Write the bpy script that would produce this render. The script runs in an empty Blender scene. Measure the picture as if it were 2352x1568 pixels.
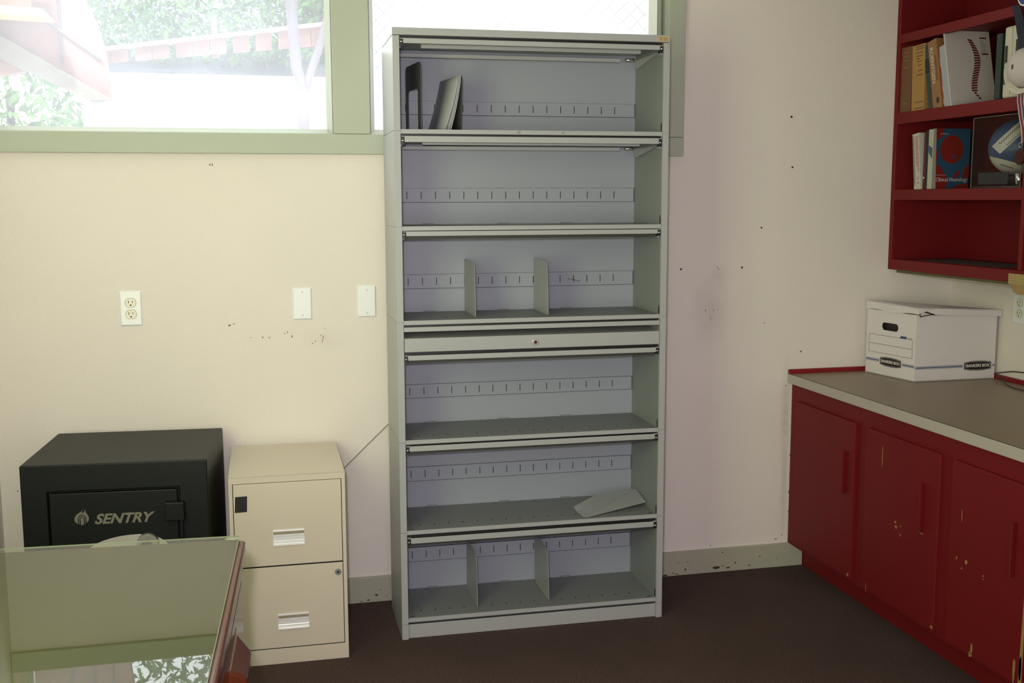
import bpy, bmesh, math, random
from mathutils import Matrix, Vector, Euler
random.seed(7)
PI = math.pi
S = bpy.context.scene
C = S.collection

# ------------------------------------------------------------------ camera
F_PX = 2512.41
yaw, pit, rol = -.232, -.129, -.0034
fw = Vector((-math.sin(yaw)*math.cos(pit), math.cos(yaw)*math.cos(pit), math.sin(pit)))
r0 = Vector((math.cos(yaw), math.sin(yaw), 0)); u0 = r0.cross(fw)
R = r0*math.cos(rol)+u0*math.sin(rol); U = -r0*math.sin(rol)+u0*math.cos(rol)
cd = bpy.data.cameras.new('camera'); cd.sensor_width = 36; cd.lens = F_PX/2352*36
cd.clip_start = .05; cd.clip_end = 200
cam = bpy.data.objects.new('camera', cd); C.objects.link(cam)
mw = Matrix((R, U, -fw)).transposed().to_4x4(); mw.translation = Vector((-.4441, -3.8733, 1.457))
cam.matrix_world = mw
S.camera = cam

# ------------------------------------------------------------------ world, sun, lights, exposure
S.view_settings.view_transform = 'Standard'; S.view_settings.look = 'None'
S.view_settings.gamma = 1; S.view_settings.use_curve_mapping = False
S.view_settings.exposure = 0.0
W = bpy.data.worlds.new('world'); S.world = W; W.use_nodes = True
bg = W.node_tree.nodes['Background']; bg.inputs[0].default_value = (.93, .97, 1, 1); bg.inputs[1].default_value = 4.6

def lamp(name, kind, loc, direction, energy, color, sx=1, sy=1, angle=.01):
    d = bpy.data.lights.new(name, kind); d.energy = energy; d.color = color
    if kind == 'AREA': d.shape = 'RECTANGLE'; d.size = sx; d.size_y = sy
    if kind == 'SUN': d.angle = angle
    o = bpy.data.objects.new(name, d); C.objects.link(o); o.location = loc
    o.rotation_euler = Vector(direction).to_track_quat('-Z', 'Y').to_euler()
    return o
lamp('sun', 'SUN', (0, -6, 8), (.25, .65, -.95), 7, (1, .97, .9), angle=.02)
lamp('daylight_window_left', 'AREA', (-1.26, -2.0, 1.45), (1, .66, -.02), 43, (.87, 1, .49), 1.3, 1.5)
lamp('fill_lamp_front', 'AREA', (-.8, -5.2, 1.05), (.10, 1, -.03), 46, (1, .90, .94), 1.8, 1.5)  # added fill behind the camera; the front wall has no window
fl_ = lamp('camera_flash', 'SPOT', (-.50, -3.86, 1.56), (.19, 1, -.18), 150, (1, .91, .95)); fl_.data.spot_size = math.radians(78); fl_.data.spot_blend = 1; fl_.data.shadow_soft_size = .03
lamp('daylight_clerestory', 'AREA', (-.2, -.10, 2.2), (0, -1, -.25), 9, (1, 1, 1), 2.2, .5)

# ------------------------------------------------------------------ materials
def lin(c):
    return tuple((x/12.92 if x <= .04045 else ((x+.055)/1.055)**2.4) for x in c)
def mat(name, col, rough=.55, metal=0, bump=0, bscale=200, var=0, vscale=6, spec=.5, **kw):
    m = bpy.data.materials.new(name); m.use_nodes = True
    nt = m.node_tree; b = nt.nodes['Principled BSDF']
    b.inputs['Base Color'].default_value = (*col, 1); b.inputs['Roughness'].default_value = rough
    b.inputs['Metallic'].default_value = metal; b.inputs['Specular IOR Level'].default_value = spec
    for k, v in kw.items(): b.inputs[k.replace('_', ' ')].default_value = v
    tc = nt.nodes.new('ShaderNodeTexCoord')
    if bump:
        n = nt.nodes.new('ShaderNodeTexNoise'); n.inputs['Scale'].default_value = bscale; n.inputs['Detail'].default_value = 3
        bp = nt.nodes.new('ShaderNodeBump'); bp.inputs['Strength'].default_value = bump; bp.inputs['Distance'].default_value = .002
        nt.links.new(tc.outputs['Object'], n.inputs['Vector']); nt.links.new(n.outputs[0], bp.inputs['Height'])
        nt.links.new(bp.outputs[0], b.inputs['Normal'])
    if var:
        n = nt.nodes.new('ShaderNodeTexNoise'); n.inputs['Scale'].default_value = vscale; n.inputs['Detail'].default_value = 5
        mx = nt.nodes.new('ShaderNodeMix'); mx.data_type = 'RGBA'
        mx.inputs[6].default_value = (*[c*(1-var) for c in col], 1); mx.inputs[7].default_value = (*[min(1, c*(1+var)) for c in col], 1)
        nt.links.new(tc.outputs['Object'], n.inputs['Vector']); nt.links.new(n.outputs[0], mx.inputs[0])
        nt.links.new(mx.outputs[2], b.inputs['Base Color'])
    return m
M = {}
M['wall'] = mat('wall_paint', (.76, .71, .655), .75, bump=.5, bscale=110, var=.03, vscale=3)
M['ceiling'] = mat('ceiling_paint', (.75, .73, .68), .9)
M['trim'] = mat('trim_green_paint', (.40, .44, .35), .5, bump=.15, bscale=60)
M['trimlight'] = mat('window_stop_paint', (.62, .62, .50), .5)
M['base'] = mat('baseboard_paint', (.40, .40, .31), .5, var=.06, vscale=8)
M['chip'] = mat('chipped_paint', (.05, .025, .018), .8)
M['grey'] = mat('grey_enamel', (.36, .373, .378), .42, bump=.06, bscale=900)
M['greyin_shade'] = mat('grey_enamel_shaded_back', (.295, .322, .37), .38, bump=.12, bscale=700)  # same enamel as the frame, darkened and blued for interior shade
M['greyside_shade'] = mat('grey_enamel_shaded_side', (.23, .25, .24), .45, bump=.1, bscale=700)  # frame enamel again, shade of the inner sides put into the colour
M['greyshelf_shade'] = mat('grey_enamel_shaded_top', (.20, .21, .215), .45, bump=.1, bscale=700)  # frame enamel again, darker to paint shade on the shelf tops
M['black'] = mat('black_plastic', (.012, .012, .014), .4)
M['slot'] = mat('slot_shadow_black', (.006, .006, .007), .9)
M['chrome'] = mat('chrome', (.75, .72, .70), .18, 1)
M['alu'] = mat('brushed_aluminium', (.82, .82, .85), .30, .1)
M['putty'] = mat('putty_enamel', (.60, .535, .44), .42, var=.03, vscale=4)
M['safe'] = mat('safe_black_enamel', (.006, .008, .0075), .48, spec=.27, bump=.25, bscale=350)
M['safelogo'] = mat('safe_logo_grey', (.20, .19, .15), .4)
M['safelogod'] = mat('safe_logo_dark', (.02, .02, .02), .4)
M['red'] = mat('red_paint', (.15, .0075, .009), .55, bump=.15, bscale=30, var=.08, vscale=3, spec=.25)
M['redstrip'] = mat('red_edge_strip', (.22, .007, .010), .4)
M['bare'] = mat('bare_wood_chip', (.33, .19, .07), .7, var=.2, vscale=40)
M['laminate'] = mat('counter_laminate', (.27, .205, .14), .38, var=.06, vscale=14)
M['nosing'] = mat('counter_edge_laminate', (.44, .40, .35), .4)
M['olive'] = mat('raw_olive_underside', (.13, .12, .05), .7)
M['plate'] = mat('white_plate_plastic', (.80, .83, .84), .3)
M['ivory'] = mat('ivory_receptacle', (.76, .73, .60), .35)
M['card'] = mat('white_cardboard', (.68, .65, .65), .8, bump=.3, bscale=12, var=.03, vscale=9)
M['cardgap'] = mat('cardboard_gap_shade', (.09, .06, .045), .9)
M['ink'] = mat('black_ink', (.012, .012, .014), .5)
M['blue'] = mat('blue_ink', (.03, .07, .20), .5)
M['cloth_w'] = mat('white_ink', (.75, .73, .70), .6)
M['wood'] = mat('cherry_wood', (.11, .026, .011), .18, var=.35, vscale=9)
M['wooddark'] = mat('dark_desk_wood', (.035, .016, .008), .35)
M['leaf'] = mat('leaf_green', (.10, .22, .055), .5)
M['leafd'] = mat('leaf_dark', (.06, .13, .05), .5)
M['bark'] = mat('bark', (.085, .075, .09), .9, bump=.6, bscale=20)
M['pinkwood'] = mat('weathered_pink_wood', (.135, .066, .060), .7, var=.18, vscale=5)
M['beigewood'] = mat('beige_beam_wood', (.085, .072, .055), .7, var=.1, vscale=5)
M['yellowwood'] = mat('pine_board', (.36, .25, .10), .6, var=.15, vscale=9)
M['ground'] = mat('pale_ground', (.62, .60, .55), .9, var=.1)
M['stucco'] = mat('white_stucco', (.85, .85, .84), .9)
M['cord'] = mat('grey_cord', (.22, .20, .18), .6)
M['acrylic'] = None

def nodes_mat(name):
    m = bpy.data.materials.new(name); m.use_nodes = True; nt = m.node_tree
    for n in list(nt.nodes):
        if n.type != 'OUTPUT_MATERIAL': nt.nodes.remove(n)
    return m, nt, nt.nodes['Material Output']
def pane_mat(name, haze, col=(.88, .91, 1), gloss=0, tint=(.97, .98, .97)):
    """clear pane with a film of dust: transparent + a little translucent/diffuse"""
    m, nt, out = nodes_mat(name)
    tr = nt.nodes.new('ShaderNodeBsdfTransparent'); tr.inputs[0].default_value = (*tint, 1)
    tl = nt.nodes.new('ShaderNodeBsdfTranslucent'); tl.inputs[0].default_value = (*col, 1)
    gl = nt.nodes.new('ShaderNodeBsdfGlossy'); gl.inputs['Roughness'].default_value = .02
    mx = nt.nodes.new('ShaderNodeMixShader'); mx.inputs[0].default_value = haze
    m2 = nt.nodes.new('ShaderNodeMixShader'); m2.inputs[0].default_value = gloss
    L = nt.links.new
    n = nt.nodes.new('ShaderNodeTexNoise'); n.inputs['Scale'].default_value = 3.5; n.inputs['Detail'].default_value = 8
    tc = nt.nodes.new('ShaderNodeTexCoord'); mr = nt.nodes.new('ShaderNodeMapRange')
    mr.inputs[1].default_value = .3; mr.inputs[2].default_value = .7; mr.inputs[3].default_value = haze*.8; mr.inputs[4].default_value = haze*1.2
    L(tc.outputs['Object'], n.inputs['Vector']); L(n.outputs[0], mr.inputs[0]); L(mr.outputs[0], mx.inputs[0])
    L(tr.outputs[0], mx.inputs[1]); L(tl.outputs[0], mx.inputs[2]); L(mx.outputs[0], m2.inputs[1]); L(gl.outputs[0], m2.inputs[2])
    L(m2.outputs[0], out.inputs[0])
    return m
M['pane'] = pane_mat('dusty_window_glass', .14)
M['wired'] = pane_mat('obscure_wired_glass', .45, tint=(.62, .62, .63))
M['wire'] = mat('embedded_wire', (.5, .47, .42), .5)
def clear_mat(name, col, gloss):
    m, nt, out = nodes_mat(name); L = nt.links.new
    tr = nt.nodes.new('ShaderNodeBsdfTransparent'); tr.inputs[0].default_value = (*col, 1)
    gl = nt.nodes.new('ShaderNodeBsdfGlossy'); gl.inputs['Roughness'].default_value = .01
    fr = nt.nodes.new('ShaderNodeFresnel'); fr.inputs[0].default_value = gloss
    ge = nt.nodes.new('ShaderNodeNewGeometry'); mm = nt.nodes.new('ShaderNodeMath'); mm.operation = 'SUBTRACT'; mm.inputs[0].default_value = 1; m3 = nt.nodes.new('ShaderNodeMath'); m3.operation = 'MULTIPLY'
    L(ge.outputs['Backfacing'], mm.inputs[1]); L(mm.outputs[0], m3.inputs[0]); L(fr.outputs[0], m3.inputs[1])
    mx = nt.nodes.new('ShaderNodeMixShader')
    L(m3.outputs[0], mx.inputs[0]); L(tr.outputs[0], mx.inputs[1]); L(gl.outputs[0], mx.inputs[2]); L(mx.outputs[0], out.inputs[0])
    return m
M['acrylic'] = clear_mat('clear_acrylic', (.88, .90, .89), 1.22)
M['deskglass'] = clear_mat('desk_glass', (.85, .90, .80), 1.95)
M['glassedge'] = mat('green_glass_edge', (.20, .23, .17), .15)
def carpet():
    m = mat('brown_carpet', (.07, .042, .038), .95, bump=1.0, bscale=420, spec=.1)
    nt = m.node_tree; b = nt.nodes['Principled BSDF']
    tc = nt.nodes['Texture Coordinate']; L = nt.links.new
    n1 = nt.nodes.new('ShaderNodeTexNoise'); n1.inputs['Scale'].default_value = 260; n1.inputs['Detail'].default_value = 2
    n2 = nt.nodes.new('ShaderNodeTexNoise'); n2.inputs['Scale'].default_value = 3; n2.inputs['Detail'].default_value = 6
    a = nt.nodes.new('ShaderNodeMath'); a.operation = 'MULTIPLY'; mr = nt.nodes.new('ShaderNodeMapRange'); mr.inputs[3].default_value = .42; mr.inputs[4].default_value = .58
    cr = nt.nodes.new('ShaderNodeValToRGB')
    cr.color_ramp.elements[0].position = .14; cr.color_ramp.elements[0].color = (.032, .023, .022, 1)
    cr.color_ramp.elements[1].position = .40; cr.color_ramp.elements[1].color = (.145, .094, .085, 1)
    L(tc.outputs['Object'], n1.inputs['Vector']); L(tc.outputs['Object'], n2.inputs['Vector'])
    L(n1.outputs[0], a.inputs[0]); L(n2.outputs[0], mr.inputs[0]); L(mr.outputs[0], a.inputs[1]); L(a.outputs[0], cr.inputs[0]); L(cr.outputs[0], b.inputs['Base Color'])
    return m
M['carpet'] = carpet()

# ------------------------------------------------------------------ mesh helpers
class MB:
    def __init__(s): s.bm = bmesh.new()
    def _f(s, vs, mi, smooth=False):
        try:
            f = s.bm.faces.new(vs); f.material_index = mi; f.smooth = smooth; return f
        except ValueError: return None
    def hexa(s, p, mi=0):
        v = [s.bm.verts.new(q) for q in p]
        for a in ((0, 3, 2, 1), (4, 5, 6, 7), (0, 1, 5, 4), (1, 2, 6, 5), (2, 3, 7, 6), (3, 0, 4, 7)): s._f([v[i] for i in a], mi)
        return s
    def box(s, x0, x1, y0, y1, z0, z1, mi=0):
        return s.hexa([(x0, y0, z0), (x1, y0, z0), (x1, y1, z0), (x0, y1, z0), (x0, y0, z1), (x1, y0, z1), (x1, y1, z1), (x0, y1, z1)], mi)
    def prism(s, poly, vec, mi=0, mi_side=None, smooth=False):
        """poly = list of 3D points (planar), extruded by vec"""
        vec = Vector(vec); a = [s.bm.verts.new(p) for p in poly]; b = [s.bm.verts.new(Vector(p)+vec) for p in poly]
        n = len(poly); ms = mi if mi_side is None else mi_side
        s._f(a[::-1], mi); s._f(b, mi)
        for i in range(n): s._f([a[i], a[(i+1) % n], b[(i+1) % n], b[i]], ms, smooth)
        return s
    def cyl(s, p0, p1, r, n=20, mi=0, r1=None, cap=True):
        p0, p1 = Vector(p0), Vector(p1); d = (p1-p0).normalized(); r1 = r if r1 is None else r1
        t = Vector((0, 0, 1)) if abs(d.z) < .9 else Vector((1, 0, 0)); e = d.cross(t).normalized(); g = d.cross(e)
        A = [s.bm.verts.new(p0+(e*math.cos(k*2*PI/n)+g*math.sin(k*2*PI/n))*r) for k in range(n)]
        B = [s.bm.verts.new(p1+(e*math.cos(k*2*PI/n)+g*math.sin(k*2*PI/n))*r1) for k in range(n)]
        for k in range(n): s._f([A[k], A[(k+1) % n], B[(k+1) % n], B[k]], mi, True)
        if cap: s._f(A[::-1], mi); s._f(B, mi)
        return s
    def tube(s, pts, r, n=8, mi=0):
        pts = [Vector(p) for p in pts]; rings = []
        for i, p in enumerate(pts):
            d = (pts[min(i+1, len(pts)-1)]-pts[max(i-1, 0)]).normalized()
            t = Vector((0, 0, 1)) if abs(d.z) < .9 else Vector((1, 0, 0)); e = d.cross(t).normalized(); g = d.cross(e)
            rings.append([s.bm.verts.new(p+(e*math.cos(k*2*PI/n)+g*math.sin(k*2*PI/n))*r) for k in range(n)])
        for a, b in zip(rings, rings[1:]):
            for k in range(n): s._f([a[k], a[(k+1) % n], b[(k+1) % n], b[k]], mi, True)
        s._f(rings[0][::-1], mi); s._f(rings[-1], mi)
        return s
    def ribbon(s, pts, wid, thick, mi=0, off=(0, 0, 0)):
        """flat strip through pts, width vector per point"""
        th = Vector(thick); A = []
        for p, w in zip(pts, wid):
            p = Vector(p)+Vector(off); w = Vector(w)
            A.append([s.bm.verts.new(q) for q in (p-w, p+w, p+w+th, p-w+th)])
        for a, b in zip(A, A[1:]):
            for k in range(4): s._f([a[k], a[(k+1) % 4], b[(k+1) % 4], b[k]], mi)
        s._f(A[0][::-1], mi); s._f(A[-1], mi)
        return s
    def build(s, name, mats, parent=None, bevel=0, seg=2, loc=None, rot=None):
        bmesh.ops.recalc_face_normals(s.bm, faces=s.bm.faces[:])
        me = bpy.data.meshes.new(name); s.bm.to_mesh(me); s.bm.free()
        for m in (mats if isinstance(mats, (list, tuple)) else [mats]): me.materials.append(m)
        o = bpy.data.objects.new(name, me); C.objects.link(o)
        if parent: o.parent = parent
        if loc: o.location = loc
        if rot: o.rotation_euler = rot
        if bevel:
            b = o.modifiers.new('bevel', 'BEVEL'); b.width = bevel; b.segments = seg; b.limit_method = 'ANGLE'; b.angle_limit = .6
            b.harden_normals = False
        return o
def tag(o, label, cat, group=None, kind=None):
    o['label'] = label; o['category'] = cat
    if group: o['group'] = group
    if kind: o['kind'] = kind
    return o
def thing(name, label, cat, loc=(0, 0, 0), rz=0, group=None):
    o = bpy.data.objects.new(name, None); C.objects.link(o); o.location = loc; o.rotation_euler = (0, 0, rz)
    o.empty_display_size = .05
    return tag(o, label, cat, group)
def struct(o): o['kind'] = 'structure'; return o
def frame(o, ex, ey):
    ex, ey = Vector(ex).normalized(), Vector(ey).normalized(); ez = ex.cross(ey)
    m = Matrix((ex, ey, ez)).transposed().to_4x4(); m.translation = Vector(o); return m
def text(name, body, size, m, material, parent=None, align='CENTER', squash=1.0, shear=0, bold=0, ext=.0004):
    cu = bpy.data.curves.new(name, 'FONT'); cu.body = body; cu.size = size; cu.align_x = align; cu.align_y = 'CENTER'
    cu.extrude = ext; cu.shear = shear; cu.offset = bold; cu.resolution_u = 3
    t = bpy.data.objects.new(name, cu); C.objects.link(t)
    dg = bpy.context.evaluated_depsgraph_get(); me = bpy.data.meshes.new_from_object(t.evaluated_get(dg))
    bpy.data.objects.remove(t); bpy.data.curves.remove(cu)
    me.name = name; me.transform(Matrix.Diagonal((squash, 1, 1, 1))); me.transform(m)
    me.materials.clear(); me.materials.append(material)
    o = bpy.data.objects.new(name, me); C.objects.link(o)
    if parent: o.parent = parent
    return o
def copy_tree(o, parent=None):
    c = o.copy(); C.objects.link(c)
    if parent: c.parent = parent
    for ch in list(o.children): copy_tree(ch, c)
    return c

# ------------------------------------------------------------------ room shell
XL, XR, YF, ZC = -1.292, 2.292, -5.45, 2.62
T = .14
struct(MB().box(XL-T, XR+T, YF-T, 0.14, -.12, 0).build('floor', M['carpet']))
struct(MB().box(XL-T, XR+T, YF-T, .30, ZC, ZC+.15).build('ceiling', M['ceiling']))
struct(MB().box(XL-T, XL, YF-T, T, 0, ZC).build('wall_left', M['wall']))
struct(MB().box(XR, XR+T, YF-T, T, 0, ZC).build('wall_right', M['wall']))
struct(MB().box(XL-T, XR+T, YF-T, YF, 0, ZC).build('wall_front', M['wall']))
# back wall with two clerestory openings: x -1.26..-.171 and -.033..1.056, z 1.69..2.45
zs, zt = 1.684, 2.46
wb = MB()
wb.box(XL, XR, 0, T, 0, zs).box(XL, XR, 0, T, zt, ZC).box(XL, -1.25, 0, T, zs, zt).box(-.163, -.031, 0, T, zs, zt).box(1.056, XR, 0, T, zs, zt)
wbm = M['wall'].copy(); wbm.name = 'wall_paint_stained'
nt = wbm.node_tree; bs = nt.nodes['Principled BSDF']; src = bs.inputs['Base Color'].links[0].from_socket; tcw = nt.nodes['Texture Coordinate']
def stain(src, cx, cz, sx_, sz_, amt):
    mp = nt.nodes.new('ShaderNodeMapping'); mp.vector_type = 'POINT'
    mp.inputs['Location'].default_value = (-cx/sx_, 0, -cz/sz_); mp.inputs['Scale'].default_value = (1/sx_, 0, 1/sz_)
    ln = nt.nodes.new('ShaderNodeVectorMath'); ln.operation = 'LENGTH'; mr = nt.nodes.new('ShaderNodeMapRange')
    mr.inputs[1].default_value = 0; mr.inputs[2].default_value = 1; mr.inputs[3].default_value = amt; mr.inputs[4].default_value = 0
    ns = nt.nodes.new('ShaderNodeTexNoise'); ns.inputs['Scale'].default_value = 28; ns.inputs['Detail'].default_value = 5
    ml = nt.nodes.new('ShaderNodeMath'); ml.operation = 'MULTIPLY'; mx = nt.nodes.new('ShaderNodeMix'); mx.data_type = 'RGBA'; mx.inputs[7].default_value = (.20, .16, .13, 1)
    K = nt.links.new; K(tcw.outputs['Object'], mp.inputs[0]); K(mp.outputs[0], ln.inputs[0]); K(ln.outputs['Value'], mr.inputs[0]); K(tcw.outputs['Object'], ns.inputs['Vector'])
    K(mr.outputs[0], ml.inputs[0]); K(ns.outputs[0], ml.inputs[1]); K(ml.outputs[0], mx.inputs[0]); K(src, mx.inputs[6]); return mx.outputs[2]
for a in ((1.245, 1.03, .09, .16, .40), (1.575, .60, .025, .28, .55), (1.578, .30, .018, .20, .5), (1.28, 1.17, .05, .05, .25), (-.20, .97, .10, .05, .15)): src = stain(src, *a)
nt.links.new(src, bs.inputs['Base Color'])
wall_back = struct(wb.build('wall_back', wbm))

# window trims (boards on the wall face)
struct(MB().box(XL+.002, 1.122, -.022, 0, 1.614, 1.682).build('trim_1', M['trim'], bevel=.002))      # sill board
struct(MB().box(-.160, -.034, -.020, 0.02, 1.683, zt).build('trim_2', M['trim'], bevel=.002))             # mullion board
struct(MB().box(1.056, 1.122, -.022, 0, 1.683, zt).build('trim_3', M['trim'], bevel=.002))
struct(MB().box(XL+.002, 1.122, -.022, 0, zt, zt+.07).build('trim_4', M['trim'], bevel=.002))
# hairline mitre joint at the lower right of the casing
def window(n, x0, x1, jamb, pane, right_pocket=False):
    w = bpy.data.objects.new('window_%d' % n, None); C.objects.link(w); struct(w)
    w.location = ((x0+x1)/2, .03, zs)
    inv = Matrix.Translation(-w.location)
    def rel(mb): mb.bm.transform(inv); return mb
    # sloped stops all round
    f = MB()
    d0, d1 = -.012, .030
    s = .017
    f.hexa([(x0, d0, zs-.004), (x1, d0, zs-.004), (x1, d1, zs-.004), (x0, d1, zs-.004), (x0, d0, zs), (x1, d0, zs), (x1-s, d1, zs+s), (x0+s, d1, zs+s)])
    for xa, sg in ((x0, 1), (x1, -1)):
        f.hexa([(xa, d0, zs), (xa, d1, zs), (xa+sg*s, d1, zs+s), (xa, d0, zs+.001), (xa, d0, zt), (xa, d1, zt), (xa+sg*s, d1, zt), (xa, d0, zt-.001)])
    f.box(x0, x1, d0, d1, zt-.02, zt)
    rel(f).build('window_stop', jamb, w)
    p = MB().box(x0, x1, .034, .038, zs, zt)
    rel(p).build('glass_pane', pane, w)
    return w, rel
w1, rel1 = window(1, -1.25, -.163, M['trim'], M['pane'])
w2, rel2 = window(2, -.031, 1.014, M['trimlight'], M['wired'])
# slim groove beside the second pane
rel2(MB().box(1.014, 1.030, -.004, .05, zs, zt).box(1.044, 1.056, -.014, .05, zs, zt).box(1.030, 1.044, .02, .05, zs, zt)).build('side_jamb', M['trim'], w2)
wr = MB()
p_ = .052
k = -30
def clipseg(x, z, dx, dz):
    pts = []
    for t in [i*.02 for i in range(0, 80)]:
        X, Z = x+dx*t, z+dz*t
        if -.02 < X < 1.0 and zs+.01 < Z < zt-.01: pts.append((X, Z))
    return (pts[0], pts[-1]) if len(pts) > 1 else None
for i in range(-24, 26):
    for sgn in (1, -1):
        g = clipseg(-.02+i*p_*1.05 if sgn > 0 else 1.0-i*p_*1.05, zs, sgn*.72, .70)
        if g: wr.tube([(g[0][0], .0330, g[0][1]), (g[1][0], .0330, g[1][1])], .0004, 4)
rel2(wr).build('wire_mesh', M['wire'], w2)
w = w1

# baseboard along the back wall, with chips
bb = struct(MB().box(XL+.002, 1.66, -.015, 0, 0, .094).build('baseboard_back', M['base'], bevel=.0015))
ch = MB()
def blob(mb, cx, cz, rx, rz, y=-.0158, n=9, mi=0):
    mb.prism([(cx+rx*math.cos(a*2*PI/n)*random.uniform(.6, 1.1), y, cz+rz*math.sin(a*2*PI/n)*random.uniform(.6, 1.1)) for a in range(n)], (0, .0012, 0), mi)
for cx, cz, rx, rz in ((1.075, .005, .014, .004), (1.11, .011, .005, .0025), (1.125, .006, .008, .002), (1.16, .022, .004, .005), (1.165, .014, .002, .002),
                       (1.29, .018, .018, .007), (1.34, .015, .009, .004), (1.318, .024, .004, .003), (1.37, .033, .003, .005), (1.13, .052, .003, .002), (1.17, .052, .0035, .002),
                       (1.315, .078, .005, .002), (1.475, .049, .003, .003), (1.43, .017, .008, .002), (1.55, .035, .002, .002), (-.045, .026, .006, .004), (-.075, .009, .006, .003), (-.10, .006, .005, .002), (-.03, .045, .003, .002), (-.008, .02, .002, .002)):
    blob(ch, cx, cz, rx, rz)
ch.build('paint_chip', M['chip'], bb)['kind'] = 'stuff'
struct(MB().box(XL, XL+.015, YF, -.015, 0, .094).build('baseboard_left', M['base']))
# nails / holes and scuffs in the back wall
for i, (x, z, r) in enumerate(((1.565, 1.765, .0042), (1.575, 1.576, .0038), (1.453, 1.347, .0036), (1.127, 1.194, .004), (1.376, 1.196, .004), (1.634, .863, .003), (1.475, .98, .002))):
    MB().cyl((x, -.0015, z), (x, .003, z), r, 12).build('nail_hole', M['chip'], wall_back)
sc = MB()
for x, z, a, b in ((1.274, 1.20, .003, .003), (1.28, 1.192, .004, .002), (1.23, 1.035, .002, .006), (1.262, 1.035, .004, .0015), (1.281, 1.037, .003, .002), (1.25, 1.01, .002, .002), (1.252, 1.0, .002, .003),
                   (-.575, 1.577, .004, .003), (-.567, 1.577, .002, .006), (-.53, 1.03, .006, .003), (-.515, 1.035, .004, .002), (-.42, .985, .003, .003), (-.398, .983, .002, .004), (-.46, .985, .004, .001),
                   (-.345, .995, .002, .003), (-.335, 1.0, .002, .004), (-.32, .985, .002, .006), (-.22, .985, .002, .003), (-.212, .978, .0015, .008), (-.215, .965, .0012, .009), (-.24, .965, .003, .002), (-.25, .958, .003, .002), (-.205, 1.01, .002, .002),
                   (1.27, .105, .002, .004), (1.55, .11, .006, .003), (1.575, .125, .004, .002), (1.6, .45, .003, .004), (1.6, .30, .002, .008), (1.6, .22, .003, .004), (1.575, .73, .003, .003),
                   (-1.24, .49, .003, .003), (-1.225, .475, .002, .006)):
    blob(sc, x, z, a, b, y=-.0004)
sc.build('scuff_mark', mat('scuff_brown', (.22, .13, .10), .9), wall_back)['kind'] = 'stuff'

# cord along the wall between the file cabinet and the shelving
cord = MB().tube([(-.26, -.004, .42), (-.151, -.0035, .503), (-.07, -.003, .58), (.013, -.0035, .658), (.05, -.004, .69)], .0016, 6).build('cord', M['cord'])
tag(cord, 'thin grey cord running diagonally up the wall behind the beige file cabinet', 'cord')

# ------------------------------------------------------------------ wall plates
def plate(name, label, cat, x0, x1, z0, z1, outlet, group=None, rot=0, loc=None):
    w, h = x1-x0, z1-z0
    t = thing(name, label, cat, loc or ((x0+x1)/2, 0, (z0+z1)/2), rot, group)
    MB().hexa([(-w/2, 0, -h/2), (w/2, 0, -h/2), (w/2, 0, h/2), (-w/2, 0, h/2), (-w/2+.005, -.006, -h/2+.005), (w/2-.005, -.006, -h/2+.005), (w/2-.005, -.006, h/2-.005), (-w/2+.005, -.006, h/2-.005)]).build('cover_plate', M['plate'], t, bevel=.0015)
    if outlet:
        for s in (1, -1):
            cz = s*.0195
            pts = []
            for k in range(24):
                a = k*2*PI/24; pts.append((.0172*math.cos(a), -.0078, cz+max(-.0143, min(.0143, .0172*math.sin(a)))))
            r = MB().prism(pts, (0, .003, 0)).build('receptacle', M['ivory'], t)
            b = MB().box(-.0078, -.0058, -.0083, -.0070, cz-.001, cz+.007).box(.0052, .0070, -.0083, -.0070, cz, cz+.0065).cyl((0, -.0083, cz-.0078), (0, -.007, cz-.0078), .0026, 10)
            b.build('socket_slot', M['slot'], r)
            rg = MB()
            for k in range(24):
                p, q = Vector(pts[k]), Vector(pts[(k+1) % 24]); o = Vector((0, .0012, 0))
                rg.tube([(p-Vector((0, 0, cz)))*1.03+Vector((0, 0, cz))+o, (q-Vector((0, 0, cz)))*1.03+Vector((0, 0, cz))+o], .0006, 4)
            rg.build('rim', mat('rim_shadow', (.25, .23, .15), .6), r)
        MB().cyl((0, -.0075, 0), (0, -.005, 0), .003, 10).build('screw', M['plate'], t)
    else:
        for s in (1, -1):
            sc = MB().cyl((0, -.0072, s*h*.355), (0, -.005, s*h*.355), .0032, 12)
            sc.box(-.0025, .0025, -.0075, -.007, s*h*.355-.0004, s*h*.355+.0004)
            sc.build('screw', mat('plate_screw', (.55, .57, .58), .3), t)
    return t
plate('electrical_outlet', 'white duplex electrical outlet on the cream wall above the black safe', 'outlet', -.887, -.813, 1.037, 1.157, True)
plate('blank_wall_plate', 'white blank wall plate nearer the duplex outlet, with a bright top edge', 'wall plate', -.315, -.247, 1.042, 1.156, False, 'blank plates on the back wall')
plate('blank_wall_plate', 'white blank wall plate right beside the tall grey shelving', 'wall plate', -.090, -.023, 1.045, 1.159, False, 'blank plates on the back wall')
plate('electrical_outlet', 'white duplex outlet on the right wall above the counter beside the white box', 'outlet', -.037, .037, 0, .12, True, rot=-PI/2, loc=(XR, -.413, 1.055))

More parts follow.
